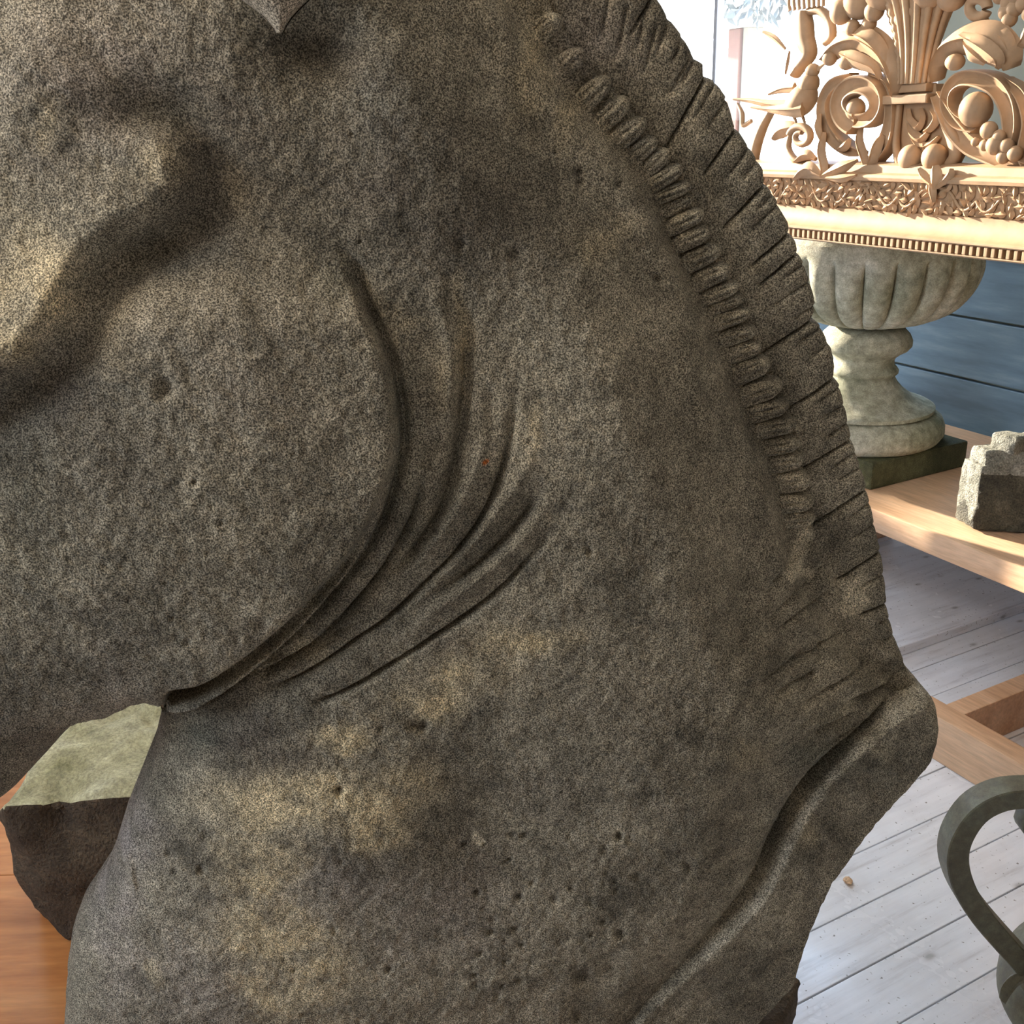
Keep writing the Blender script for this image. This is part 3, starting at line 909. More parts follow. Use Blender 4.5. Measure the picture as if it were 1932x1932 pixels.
# pleated crest, cut into its sections at the deep furrows
MAJ = [((1238, -20), (1190, 60)), ((1333, 140), (1255, 280)), ((1392, 236), (1330, 325)), ((1447, 340), (1365, 428)), ((1496, 432), (1420, 498)), ((1510, 470), (1436, 533)), ((1540, 595), (1438, 666)),
       ((1580, 707), (1490, 768)), ((1612, 823), (1492, 896)), ((1639, 918), (1500, 1008)), ((1666, 1034), (1560, 1102)), ((1677, 1135), (1600, 1165)), ((1708, 1250), (1600, 1318))]
MIN_ = [((1263, 28), (1232, 120)), ((1290, 62), (1262, 128)), ((1314, 102), (1280, 172)), ((1300, 110), (1255, 190)), ((1352, 150), (1300, 240)), ((1375, 180), (1330, 250)), ((1416, 273), (1362, 348)), ((1430, 300), (1395, 345)),
        ((1475, 378), (1400, 450)), ((1462, 360), (1425, 400)), ((1520, 495), (1470, 530)), ((1532, 528), (1440, 588)), ((1544, 572), (1480, 612)), ((1553, 615), (1500, 650)), ((1571, 643), (1520, 682)), ((1566, 640), (1545, 660)),
        ((1590, 728), (1525, 770)), ((1598, 760), (1545, 792)), ((1605, 795), (1540, 835)), ((1620, 850), (1550, 895)), ((1628, 880), (1570, 912)), ((1645, 945), (1590, 985)), ((1655, 985), (1600, 1020)), ((1672, 1080), (1610, 1115)), ((1690, 1195), (1640, 1220)), ((1682, 1165), (1650, 1178)),
        ((1180, 20), (1160, 120)), ((1215, 20), (1200, 110)), ((1150, -20), (1130, 90)), ((1235, 60), (1210, 150))]
def build_mane():
    cell = 0.0009
    lo2 = MUV.min(0) - 2 * cell; hi2 = MUV.max(0) + 2 * cell
    a = np.arange(lo2[0], hi2[0], cell); b = np.arange(lo2[1], hi2[1], cell)
    u, v = np.meshgrid(a, b, indexing='ij')
    d, nx, ny = poly_sdf(u, v, MUV)
    keep = d > -1.45 * cell
    edge = keep & (d < 0.35 * cell)
    u = np.where(edge, nx, u); v = np.where(edge, ny, v); d = np.where(edge, 0.0, d)
    K = keep; uk, vk, dk = u[K], v[K], d[K]
    def hh(X, Y):
        r_ = 0.010
        h = 0.024 * np.sqrt(np.clip(1 - (1 - np.clip(dk / r_, 0, 1)) ** 2, 0, 1))
        g = np.zeros_like(h)
        for L, dep, w in ((MAJ, .0072, 4.6), (MIN_, .0032, 3.8)):
            for (p, q) in L:
                p = np.array(p, float); q = np.array(q, float); p2 = p + (p - q) * 0.06
                m = (X > min(p2[0], q[0]) - 25) & (X < max(p2[0], q[0]) + 25) & (Y > min(p2[1], q[1]) - 25) & (Y < max(p2[1], q[1]) + 25)
                if not m.any(): continue
                dd, t, _ = pdist(X[m], Y[m], [p2, q])
                fd = 1 - sst(t, 0.55, 1.0) * (0.35 if L is MAJ else 1.0)
                # sharp cut, lower lip rounded
                g[m] = np.maximum(g[m], dep * np.exp(-(dd / w) ** 2) * fd + dep * 0.35 * np.exp(-(dd / (3.2 * w)) ** 2) * fd)
        return h - g * np.clip(dk / .003 + .35, 0, 1)
    h = np.full_like(uk, .022)
    for _ in range(2):
        X, Y = project(pos(uk, vk, h)); h = hh(X, Y)
    X, Y = project(pos(uk, vk, h))
    h = np.maximum(h, 0) + np.clip(dk / .004, 0, 1) * (0.0009 * fbm(uk, vk, 60, 3) + 0.0005 * fbm(uk, vk + 3, 200, 2))
    V = pos(uk, vk, h) - HOFF; Vb = pos(uk, vk, -np.minimum(h, 0.024)) - HOFF
    Q = grid_mesh(u, v, h, K, *K.shape)
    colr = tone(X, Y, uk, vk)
    sec = np.zeros(len(uk), int)
    for (p, q) in MAJ:
        sec += ((q[0] - p[0]) * (Y - p[1]) - (q[1] - p[1]) * (X - p[0]) < 0).astype(int)
    fs = sec[Q].min(1)
    for k in range(len(MAJ) + 1):
        Qk = Q[fs == k]
        if len(Qk) < 30: continue
        used = np.unique(Qk); mp = -np.ones(len(uk), int); mp[used] = np.arange(len(used))
        Va = V[used]; Vc = Vb[used]; Qf = mp[Qk]
        Qb = Qf[:, ::-1] + len(used)
        # close the cut sides
        e = np.concatenate([Qf[:, [0, 1]], Qf[:, [1, 2]], Qf[:, [2, 3]], Qf[:, [3, 0]]])
        key = np.sort(e, 1); _, inv, cnt = np.unique(key, axis=0, return_inverse=True, return_counts=True)
        be = e[cnt[inv.ravel()] == 1]
        Qs = np.stack([be[:, 1], be[:, 0], be[:, 0] + len(used), be[:, 1] + len(used)], 1)
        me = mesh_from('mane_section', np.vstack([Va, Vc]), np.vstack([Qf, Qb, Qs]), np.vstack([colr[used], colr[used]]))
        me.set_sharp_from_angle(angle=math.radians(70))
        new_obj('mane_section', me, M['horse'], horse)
build_mane()

# row of small carved locks along the foot of the crest: (x, y, half length, half width, height)
LOCKS = [(1046, 42, 26, 24, .8), (1090, 108, 26, 26, .8), (1137, 163, 33, 21, 1.1), (1172, 201, 31, 21, 1.1), (1203, 240, 30, 19, 1), (1226, 276, 24, 15, .9), (1251, 300, 24, 15, .9), (1273, 327, 28, 17, 1), (1287, 356, 26, 15, 1), (1295, 382, 20, 12, .7),
         (1312, 410, 26, 17, 1), (1325, 443, 25, 16, 1), (1344, 477, 27, 18, 1), (1362, 514, 26, 18, 1), (1378, 546, 24, 15, 1), (1388, 570, 22, 12, .9), (1400, 594, 26, 17, 1), (1412, 628, 24, 16, .8), (1422, 660, 22, 15, .8),
         (1437, 692, 26, 17, 1), (1458, 731, 31, 21, 1.1), (1470, 767, 30, 17, 1.1), (1483, 801, 28, 17, 1.1), (1491, 838, 26, 17, 1), (1499, 870, 24, 15, .9), (1511, 908, 24, 16, 1), (1517, 948, 27, 22, 1), (1522, 980, 22, 16, .8)]
def build_locks():
    cl = curve([(a, b) for a, b, *_ in LOCKS], 120)
    gap = [math.hypot(LOCKS[i + 1][0] - LOCKS[i][0], LOCKS[i + 1][1] - LOCKS[i][1]) for i in range(len(LOCKS) - 1)]
    for k, (a, b, hl, hw_, ht) in enumerate(LOCKS):
        g0 = gap[max(k - 1, 0)]; g1_ = gap[min(k, len(gap) - 1)]
        hw_ = min(0.27 * (g0 + g1_), 24.0); hl = hl * 1.55 + 4
        i = int(np.argmin(np.hypot(cl[:, 0] - a, cl[:, 1] - b)))
        tg = cl[min(i + 3, 119)] - cl[max(i - 3, 0)]; tg /= np.hypot(*tg)
        ac = np.array([tg[1], -tg[0]])                        # across the row, towards the crest
        ac = ac * 0.93 + tg * (-0.10); ac /= np.hypot(*ac)
        al = np.array([-ac[1], ac[0]])
        n1_, n2_ = 33, 25
        s = np.linspace(-1.0, 1.0, n1_); t = np.linspace(-1, 1, n2_)
        S, T = np.meshgrid(s, t, indexing='ij')
        # square to disc so that the patch ends in a round outline
        A_ = S * np.sqrt(np.maximum(0, 1 - T * T / 2)); B_ = T * np.sqrt(np.maximum(0, 1 - S * S / 2))
        ph = RNG.uniform(-.2, .2)
        r2 = A_ ** 2 + B_ ** 2
        sup = np.maximum(0, 1 - np.maximum(abs(A_) ** 3.2 + abs(B_) ** 2.6, r2 ** 1.6))
        dome = np.sqrt(sup)
        tipw = 0.22 + 0.78 * sst(A_, -0.8, 0.55)
        gro = 0.20 * (np.exp(-((B_ - .28 - ph) / .13) ** 2) + np.exp(-((B_ + .34 - ph) / .13) ** 2)) * sst(-A_, -0.75, -0.1)
        hgt = 0.0185 * ht * dome * tipw * (1 - gro)
        bend = 0.16 * (A_ ** 2)
        px_ = a - 8 - ac[0] * (hl - 30) * 0.8 + ac[0] * A_ * hl + al[0] * (B_ + bend) * hw_
        py_ = b + 3 - ac[1] * (hl - 30) * 0.8 + ac[1] * A_ * hl + al[1] * (B_ + bend) * hw_
        hb = 0.0265 + 0.002 * (1 - sst(A_, -1, .4))
        c_ = uv(px_.ravel(), py_.ravel(), 0.034)
        H_ = (hb + hgt - 0.004).ravel()
        H_ += 0.0005 * fbm(c_[:, 0], c_[:, 1], 150, 2)
        Vt = pos(c_[:, 0], c_[:, 1], H_) - HOFF
        Vbt = pos(c_[:, 0], c_[:, 1], np.full(len(c_), 0.012)) - HOFF
        I = np.arange(n1_ * n2_).reshape(n1_, n2_)
        Q = np.stack([I[:-1, :-1], I[1:, :-1], I[1:, 1:], I[:-1, 1:]], -1).reshape(-1, 4)
        ring = np.concatenate([I[:, 0], I[-1, 1:], I[-2::-1, -1], I[0, -2:0:-1]])
        nr = np.roll(ring, -1)
        Qs = np.stack([ring, ring + n1_ * n2_, nr + n1_ * n2_, nr], 1)
        X, Y = project(Vt + HOFF)
        tc_ = tone(X, Y, c_[:, 0], c_[:, 1]) * 1.08
        me = mesh_from('mane_lock', np.vstack([Vt, Vbt]), np.vstack([Q[:, ::-1], Q + n1_ * n2_, Qs]), np.vstack([tc_, tc_]))
        bm = bmesh.new(); bm.from_mesh(me); bmesh.ops.recalc_face_normals(bm, faces=list(bm.faces)); bm.to_mesh(me); bm.free()
        new_obj('mane_lock', me, M['horse'], horse)
build_locks()

# the ear, laid back, its tip hanging into the picture; and the stone foot under the bust
def ear_mesh():
    tip = np.array([526, 62.0]); root = np.array([520, -330.0])
    mb = MB(); n, m = 40, 24
    vs, fs = [], []
    for i in range(n):
        t = i / (n - 1)
        c_ = root + (tip - root) * t + np.array([8 * math.sin(t * 3), 0])
        wl = 8 + 190 * math.sin(math.pi * min(1, t * .62 + .30)) ** 1.1 * (1 - max(0, (t - .72) / .28) ** 1.4)
        wr = 8 + 150 * math.sin(math.pi * min(1, t * .62 + .30)) ** 1.1 * (1 - max(0, (t - .72) / .28) ** 1.25)
        hc = 0.128 - 0.010 * t
        for k in range(m):
            th = 2 * math.pi * k / m
            cx, sx_ = math.cos(th), math.sin(th)
            x_ = c_[0] + (wr if cx > 0 else wl) * cx
            hh = hc + 0.022 * sx_ * min(1, (1 - t) * 3 + .25) - (0.008 * max(0, cx * cx) if sx_ > 0 else 0)
            q = uv(np.array([x_]), np.array([c_[1]]), hh)[0]
            vs.append(pos(np.array([q[0]]), np.array([q[1]]), np.array([hh]))[0] - HOFF)
    for i in range(n - 1):
        for k in range(m):
            k2 = (k + 1) % m
            fs.append((i * m + k, i * m + k2, (i + 1) * m + k2, (i + 1) * m + k))
    fs.append(tuple(range(m))[::-1]); fs.append(tuple((n - 1) * m + k for k in range(m)))
    mb.add(vs, fs)
    me = mb.mesh('ear', True, 50)
    co_ = np.zeros(len(me.vertices) * 3, np.float32); me.vertices.foreach_get('co', co_)
    at = me.attributes.new('tone', 'FLOAT_COLOR', 'POINT')
    nn = len(me.vertices)
    at.data.foreach_set('color', np.tile(np.array([0.30, 0.245, 0.175, 1.0], np.float32), nn))
    return me
new_obj('ear', ear_mesh(), M['horse'], horse)

def foot_block():
    nb = onz(np.array([1514.0]), np.array([1852.0]), ZT + 0.075)[0]
    a, b = float(nb @ RH), float(nb @ FH)
    return [(a - .02, b - .03), (a, b + .004), (a - .012, b + .03), (a - .10, b + .10), (-0.36, b + .09), (-0.36, b - .14), (a - .16, b - .18)]

# ------------------------------------------------------------------ pine bench with urn and carved block
bench = thing('pine_bench', 'thick pine plank bench under the stone urn and carved block', 'bench', (-0.9, 2.4, 0.0))
MB().box((-1.75, -0.27, 0.385), (1.5, 0.58, 0.45), 0.004).build('seat_plank', M['pine'], bench, False)
for sx in (-1.6, 1.2):
    MB().box((sx - 0.03, -0.03, 0.0), (sx + 0.03, 0.5, 0.385), 0.004).build('leg', M['pine'], bench, False)

# urn axis: the foot stands on the plinth
bz = 0.45
PLX = -2.005                                   # right-hand face of the plinth
pc = np.array([-2.236, 2.408])
urn = thing('stone_urn', 'grey-green stone urn with a lobed bowl on a square mossy plinth on the bench', 'urn', (pc[0], pc[1], bz))
hp = 0.085
MB().box((-0.20, -0.17, 0), (0.23, 0.24, hp), 0.008).build('plinth', M['dark_moss'], urn, False)
ADEP = float(pc[0] * FH[0] + pc[1] * FH[1])
def upr(px, py, dr=0.0):
    """(radius, height above the bench) of a right-hand silhouette point seen at a pixel"""
    d = ray(px, py); P = CAM + d * (ADEP / float(d @ FH))
    return (float(P @ RH) - float(pc[0] * RH[0] + pc[1] * RH[1]) + dr, float(P[2]) - bz)
foot = [upr(*q) for q in ((1764, 815), (1770, 800), (1771, 786), (1767, 774), (1758, 767), (1748, 765), (1746, 763), (1754, 761), (1755, 755), (1750, 752), (1735, 748), (1714, 738), (1699, 726), (1689, 714), (1685, 706),
        (1687, 701), (1691, 698), (1692, 693), (1689, 688), (1685, 684), (1684, 676), (1687, 669), (1697, 661), (1709, 654), (1716, 646), (1717, 636), (1713, 625), (1704, 615))]
foot = [(foot[0][0] - .02, hp), (foot[0][0] - .006, hp + .008)] + [q for q in foot if q[1] > hp + .012] + [(foot[-1][0] - .02, foot[-1][1] + .008)]
MB().lathe(foot, 72).build('foot', M['moss_stone'], urn, True, 50)
sil = [upr(*q) for q in ((1690, 609), (1716, 604), (1743, 596), (1768, 585), (1793, 569), (1812, 549), (1827, 524), (1837, 496), (1840, 465), (1839, 440))]
bs2 = smooth_path([(a, b, 0) for a, b in sil], 40)
bp = [(a, b) for a, b, _ in bs2]
def lob(t, i):
    e = min(1.0, i / 3.0) * (1.0 if i < 30 else math.sqrt(max(0.0, (35 - i) / 5)))
    k = abs(math.cos(11 * (t - YAW) + 1.39))
    return 1.0 + e * 0.12 * (k ** 0.42 - 0.85)
MB().lathe(bp, 396, rfun=lob, closed=False).build('lobed_bowl', M['moss_stone'], urn, True, 60)
r0_, zr = bp[-1]
rim = [(r0_, zr), (r0_ * .97, zr + .015), (r0_, zr + .04), (r0_ * 1.08, zr + .055), (r0_ * 1.11, zr + .07), (r0_ * 1.1, zr + .085), (r0_ * 1.04, zr + .09), (r0_ * .96, zr + .07), (r0_ * .9, zr - .04), (r0_ * .6, zr - .16), (0.02, zr - .2)]
MB().lathe(rim, 72, closed=False).build('rim', M['moss_stone'], urn, True, 50)

def hewn(name, pts, mat, parent=None, cuts=5, amp=0.006, freq=18, sharp=35, seed=0, mat2=None, upz=0.6, extra=None):
    bm = bmesh.new()
    for p in pts: bm.verts.new(p)
    r_ = bmesh.ops.convex_hull(bm, input=list(bm.verts))
    bmesh.ops.delete(bm, geom=[g for g in r_.get('geom_interior', []) if isinstance(g, bmesh.types.BMVert)], context='VERTS')
    bmesh.ops.triangulate(bm, faces=list(bm.faces))
    for _ in range(cuts):
        long_ = [e for e in bm.edges if e.calc_length() > 0.014]
        if not long_: break
        bmesh.ops.subdivide_edges(bm, edges=long_, cuts=1)
        bmesh.ops.triangulate(bm, faces=[f for f in bm.faces if len(f.verts) > 3])
    bmesh.ops.smooth_vert(bm, verts=list(bm.verts), factor=0.5, use_axis_x=True, use_axis_y=True, use_axis_z=True)
    bm.normal_update()
    off = Vector((seed * 3.1, seed * 1.7, seed * 2.3))
    for v in bm.verts:
        q = v.co + off
        d = mnoise.fractal(q * freq, 0.9, 2.1, 4) * amp + mnoise.noise(q * freq * 0.3) * amp * 1.6
        if extra: d += extra(v.co, v.normal)
        v.co += v.normal * d
    me = bpy.data.meshes.new(name)
    bm.normal_update()
    bm.to_mesh(me); bm.free()
    me.polygons.foreach_set('use_smooth', [True] * len(me.polygons))
    me.set_sharp_from_angle(angle=math.radians(sharp))
    me.materials.append(mat)
    if mat2:
        me.materials.append(mat2)
        for p in me.polygons:
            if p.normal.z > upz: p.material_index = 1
    return new_obj(name, me, None, parent)

# rough stone foot under the horse bust
ft = hewn('base_block', [tuple((RH * a + FH * b - HO)[:2]) + (z,) for a, b in foot_block() for z in (0.014, 0.075)], M['rock'], horse, 5, 0.004, 25, 40, 8)

# carved stone block on the bench, turned on its corner
bl = thing('carved_stone_block', 'square weathered carved stone block with a ledge on top at the bench corner', 'block', (-1.634, 2.221, 0.455))
ex = Vector((-0.072, 0.022, 0)); ey = Vector((0.17, 0.185, 0))
dxy = Vector((-0.09, 0.05, 0))
def P4(s, z, o=Vector((0, 0, 0))):
    A_ = Vector((0, 0, 0)); B_ = ex * s; C_ = ey; D_ = ey + dxy * 1.6
    return [(q + o + Vector((0, 0, z)))[:] for q in (A_, B_, C_, B_ + ey * .75, D_)]
bs0 = hewn('shaft', P4(1.15, 0.0) + P4(1.0, 0.175, Vector((-.008, .01, 0))), M['block_shaded'], bl, 5, 0.004, 30, 40, 1)
bs0.data.materials.append(M['block_stone'])
for p in bs0.data.polygons:
    if (p.normal.x < 0.45 and p.center.z > 0.045 + 0.02 * math.sin(p.center.x * 90)) or p.normal.z > 0.6 or p.center.z > 0.155: p.material_index = 1  # daylight put into the colour: pale left and top, dark front
hewn('ledge', [(q[0] * .94 - .004, q[1] * .94 + .012, q[2]) for q in P4(1.0, 0.17)] + [(q[0] * .86 - .008, q[1] * .86 + .02, q[2]) for q in P4(1.0, 0.215)], M['block_stone'], bl, 4, 0.004, 30, 40, 2)
for i, (fx, w) in enumerate(((0.28, .035), (0.55, .045), (0.85, .035))):
    c_ = ey * fx + Vector((-.035, .03, .232))
    pts = [(c_ + Vector((sx * w, sy * w * .8, sz * .02)))[:] for sx in (-1, 1) for sy in (-1, 1) for sz in (-1, 1)]
    hewn('carved_boss', pts, M['block_stone'], bl, 4, 0.004, 35, 40, 3 + i)

# wide painted board lying on the floor below the bench
pb0 = thing('painted_board', 'wide grey-white painted board lying flat on the floor under the bench', 'board', (-2.06, 1.7, 0.0))
MB().box((-0.27, 0.31, 0.001), (0.262, 1.28, 0.032), 0.003).build('panel', M['floor'], pb0, False)

# low pine box frame lying on the floor before the bench
bf = thing('pine_box_frame', 'low pine box frame lying open on the white floorboards before the bench', 'frame', (-1.0, 2.1, 0.0))
MB().box((-0.475, -0.23, 0.0), (0.62, -0.165, 0.12), 0.003).build('rail', M['pine'], bf, False)
MB().box((-0.43, -0.165, 0.0), (-0.375, 0.30, 0.118), 0.003).build('rail', M['pine'], bf, False)
MB().box((0.52, -0.165, 0.0), (0.575, 0.30, 0.118), 0.003).build('rail', M['pine'], bf, False)
MB().box((-0.475, 0.30, 0.0), (0.62, 0.345, 0.118), 0.003).build('rail', M['pine'], bf, False)

# ------------------------------------------------------------------ carved limewood mirror frame
YF, XC = 1.95, -1.735
frame = thing('carved_mirror_frame', 'pale carved limewood mirror frame crested with basket, bird and scrolls, before the stone urn', 'frame', (XC, YF, 0.0))
def fp(px, py, dy=0.0):
    q = ony(px, py, YF + dy)
    return Vector((float(q[0]) - XC, dy, float(q[2])))
PXM = 0.00131                                     # metres per picture pixel at the frame
HW = 0.62
prof = [(0.03, 1.205), (-0.072, 1.205), (-0.076, 1.208), (-0.076, 1.211), (-0.050, 1.212), (-0.050, 1.230), (-0.079, 1.231), (-0.083, 1.234), (-0.083, 1.238)]
for i in range(9):
    a = i / 8 * math.pi / 2
    prof.append((-0.080 + 0.028 * math.sin(a), 1.240 + 0.040 * (1 - math.cos(a))))
prof += [(-0.052, 1.281), (-0.052, 1.285), (-0.046, 1.287), (-0.050, 1.30), (-0.053, 1.325), (-0.056, 1.350), (-0.068, 1.353), (-0.070, 1.360), (-0.066, 1.366),
         (-0.055, 1.370), (-0.050, 1.386), (-0.03, 1.392), (0.03, 1.392)]
def extrude_x(prof, x0, x1):
    mb = MB(); n = len(prof)
    mb.add([(x0, y, z) for y, z in prof] + [(x1, y, z) for y, z in prof],
           [(i, (i + 1) % n, n + (i + 1) % n, n + i) for i in range(n)] + [tuple(range(n))[::-1], tuple(n + i for i in range(n))])
    return mb
rail = extrude_x(prof, -HW, HW).build('top_rail', M['lime'], frame, True, 28)
for sx in (-1, 1):
    a, b = sorted((sx * HW, sx * (HW - 0.10)))
    MB().box((a, -0.012, 0.0), (b, 0.028, 1.206), 0.006).build('stile', M['lime'], frame, False)
dm = MB().box((-0.0042, -0.0785, 1.2118), (0.0042, -0.050, 1.2306), 0.0012).mesh('dentil', False)
dm.materials.append(M['lime'])
for i in range(69):
    new_obj('dentil', dm, None, rail, (-HW + 0.008 + i * 0.0178, 0, 0))

RIDGE = [(-1, 0), (-.55, .55), (-.12, .72), (0, 1.0), (.12, .72), (.55, .55), (1, 0), (.5, -.5), (-.5, -.5)]
CHAN = [(-1, -1), (-1, .75), (-.88, 1), (-.72, .95), (-.5, .5), (0, .3), (.5, .5), (.72, .95), (.88, 1), (1, .75), (1, -1)]
ROUND = [(math.cos(2 * math.pi * k / 12), math.sin(2 * math.pi * k / 12)) for k in range(12)]

def carve(name, pts, mat=None, shape=RIDGE, n=26, thick=0.012, parent=None, mb=None, tip=True):
    """a carved member along picture points (px, py, half width px[, depth dy])"""
    pts = [(p[0], p[1], p[2], p[3] if len(p) > 3 else -0.02) for p in pts]
    S = smooth_path(pts, n)
    path = [fp(a[0], a[1], a[3]) for a in S]
    rad = [(max(0.0008, a[2] * PXM), max(0.0015, thick * min(1.0, 0.35 + a[2] / 14))) for a in S]
    own = mb is None
    mb = mb or MB()
    mb.tube(path, rad, up=(0, -1, 0), shape=shape)
    if own: return mb.build(name, mat or M['lime'], parent or frame, True, 45)
    return mb

def knob(name, px, py, r, dy=-0.03, sy=0.9, parent=None, mb=None, squash=1.0):
    own = mb is None
    mb = mb or MB()
    mb.ball(fp(px, py, dy), (r * PXM, r * PXM * sy, r * PXM * squash), 20, 12)
    if own: return mb.build(name, M['lime'], parent or frame)
    return mb

# basket in the middle
bc = fp(1733, 150, -0.01)
zt = fp(1725, -40, -0.01).z; zb0 = fp(1733, 158, -0.01).z
def brad(t): return (31 + 12 * t + 42 * t ** 2.2) * PXM
bprof = [(brad(i / 16), zb0 + (zt - zb0) * i / 16) for i in range(17)]
bk = MB().lathe(bprof, 40, (bc.x, 0, 0), closed=True)
bk.v = [(x_, y_ * 0.62 - 0.02, z_) for x_, y_, z_ in bk.v]
basket = bk.build('basket', M['lime'], frame, True, 60)
for k in range(9):
    th = math.pi + math.pi * (k + 0.5) / 9
    path, rad = [], []
    beaded = k in (0, 1, 2)
    for i in range(41):
        t = i / 40
        r_ = brad(t) * 1.01
        path.append(Vector((bc.x + r_ * math.cos(th), r_ * math.sin(th) * 0.62 - 0.02, zb0 + (zt - zb0) * t)))
        w = (3.6 + 4.0 * t) * PXM * (1.0 + (0.22 * math.sin(i * 2.1) if beaded else 0))
        rad.append((w, w))
    MB().tube(path, rad, 8).build('rib', M['lime'], basket)
for py0, py1, hw, dep in ((158, 176, 36, .035), (178, 197, 43, .045)):
    a, b = fp(1733 - hw, py1, 0), fp(1733 + hw, py0, 0)
    MB().box((a.x, -dep, a.z), (b.x, 0.0, fp(1733, py0, 0).z), 0.003).build('fillet', M['lime'], frame, False)
fr_ = [(1588, 22, 22), (1625, 0, 32), (1668, -22, 34), (1712, -30, 38), (1757, -26, 34), (1797, -12, 26), (1650, 20, 18), (1690, 14, 15), (1722, 18, 17), (1757, 14, 15), (1608, 52, 14), (1640, 45, 14), (1700, 35, 12), (1735, -75, 38), (1680, -75, 34), (1785, -65, 30)]
for i, (a, b, r_) in enumerate(fr_):
    knob('fruit', a, b, r_, -0.04 if i % 2 else -0.05)

# pedestal under the basket
pp = [(1700, 158), (1766, 158), (1768, 196), (1784, 222), (1806, 262), (1811, 288), (1800, 308), (1775, 318), (1752, 322), (1722, 320), (1700, 312), (1689, 290), (1691, 240), (1697, 196)]
front = [fp(a, b, -0.012) for a, b in pp]; back = [Vector((v.x, 0.012, v.z)) for v in front]
n_ = len(pp)
pb = MB().add(front + back, [tuple(range(n_))[::-1], tuple(n_ + i for i in range(n_))] + [(i, (i + 1) % n_, n_ + (i + 1) % n_, n_ + i) for i in range(n_)])
ped = pb.build('pedestal', M['lime'], frame, False)
carve('edge_band', [(1698, 198, 5, -.02), (1693, 245, 5, -.022), (1691, 275, 6, -.024), (1697, 305, 8, -.025), (1715, 322, 6, -.02)], shape=ROUND, parent=frame)
carve('edge_band', [(1766, 198, 6, -.02), (1782, 228, 8, -.022), (1800, 265, 12, -.026), (1802, 295, 11, -.026), (1782, 318, 7, -.02)], shape=ROUND)
knob('ball', 1718, 298, 22, -0.034)
knob('ball', 1763, 297, 22, -0.036)
for pts in ([(1715, 205, 3), (1717, 225, 6), (1733, 240, 7), (1742, 222, 5), (1738, 205, 3)],
            [(1715, 232, 3), (1722, 250, 8), (1738, 262, 8), (1752, 250, 4)],
            [(1758, 205, 4), (1768, 222, 8), (1758, 240, 7), (1745, 248, 4)],
            [(1722, 262, 3), (1738, 276, 7), (1755, 274, 7), (1772, 258, 3)],
            [(1745, 268, 3), (1746, 282, 6), (1738, 292, 3)]):
    carve('leaf', [(p[0], p[1], p[2], -0.022) for p in pts], thick=0.014)
for pts in ([(1735, 318, 3), (1744, 332, 8), (1764, 352, 3)], [(1796, 318, 3), (1792, 332, 8), (1768, 354, 3)],
            [(1766, 312, 6), (1766, 332, 13), (1764, 358, 3)], [(1758, 345, 5), (1760, 362, 8), (1763, 382, 3)]):
    carve('pendant_leaf', [(p[0], p[1], p[2], -0.066) for p in pts], thick=0.012)

def spiral(cx, cy, r0, r1, a0, a1, w0, w1, dy=-0.02, n=60, sq=1.0):
    out = []
    for i in range(n):
        t = i / (n - 1)
        a = math.radians(a0 + (a1 - a0) * t)
        r_ = r0 + (r1 - r0) * t
        out.append((cx + r_ * math.cos(a), cy - r_ * sq * math.sin(a), w0 + (w1 - w0) * t, dy))
    return out

# left scroll: tight ring round a ball, a leaf hull outside it
carve('scroll', spiral(1628, 196, 32, 40, -100, 250, 12, 19, -0.03), shape=CHAN, n=70, thick=0.022)
knob('ball', 1614, 206, 19, -0.03)
carve('scroll', [(1612, 146, 8), (1578, 160, 12), (1560, 190, 12), (1560, 225, 13), (1575, 258, 13), (1605, 282, 11), (1632, 290, 4)], shape=CHAN, n=44, thick=0.018)
carve('scroll', [(1640, 140, 6), (1672, 160, 9), (1685, 195, 9), (1684, 235, 11), (1674, 270, 13), (1655, 308, 5)], shape=CHAN, n=40, thick=0.018)
carve('leaf', [(1604, 262, 4, -.035), (1596, 275, 9, -.04), (1582, 282, 4, -.035)], thick=0.012)
carve('leaf', [(1626, 240, 4, -.03), (1622, 265, 9, -.036), (1632, 300, 9, -.036), (1640, 330, 3, -.04)], thick=0.014)
carve('leaf', [(1668, 255, 4, -.028), (1655, 275, 13, -.034), (1648, 300, 12, -.034), (1640, 326, 4, -.04)], thick=0.016)
# acanthus cap over the left scroll
carve('acanthus_leaf', [(1562, 112, 12, -.03), (1590, 84, 22, -.035), (1632, 76, 26, -.035), (1672, 104, 25, -.035), (1694, 150, 16, -.03), (1698, 178, 6, -.02)], n=44, thick=0.03)
carve('acanthus_leaf', [(1600, 60, 6, -.03), (1632, 70, 16, -.05), (1660, 95, 16, -.05), (1682, 135, 7, -.04)], n=30, thick=0.018)
knob('curl', 1566, 108, 15, -0.045)
knob('curl', 1598, 118, 16, -0.05, squash=0.8)
carve('acanthus_leaf', [(1588, 100, 6, -.05), (1612, 112, 14, -.055), (1650, 128, 10, -.05), (1662, 148, 4, -.04)], n=26, thick=0.014)

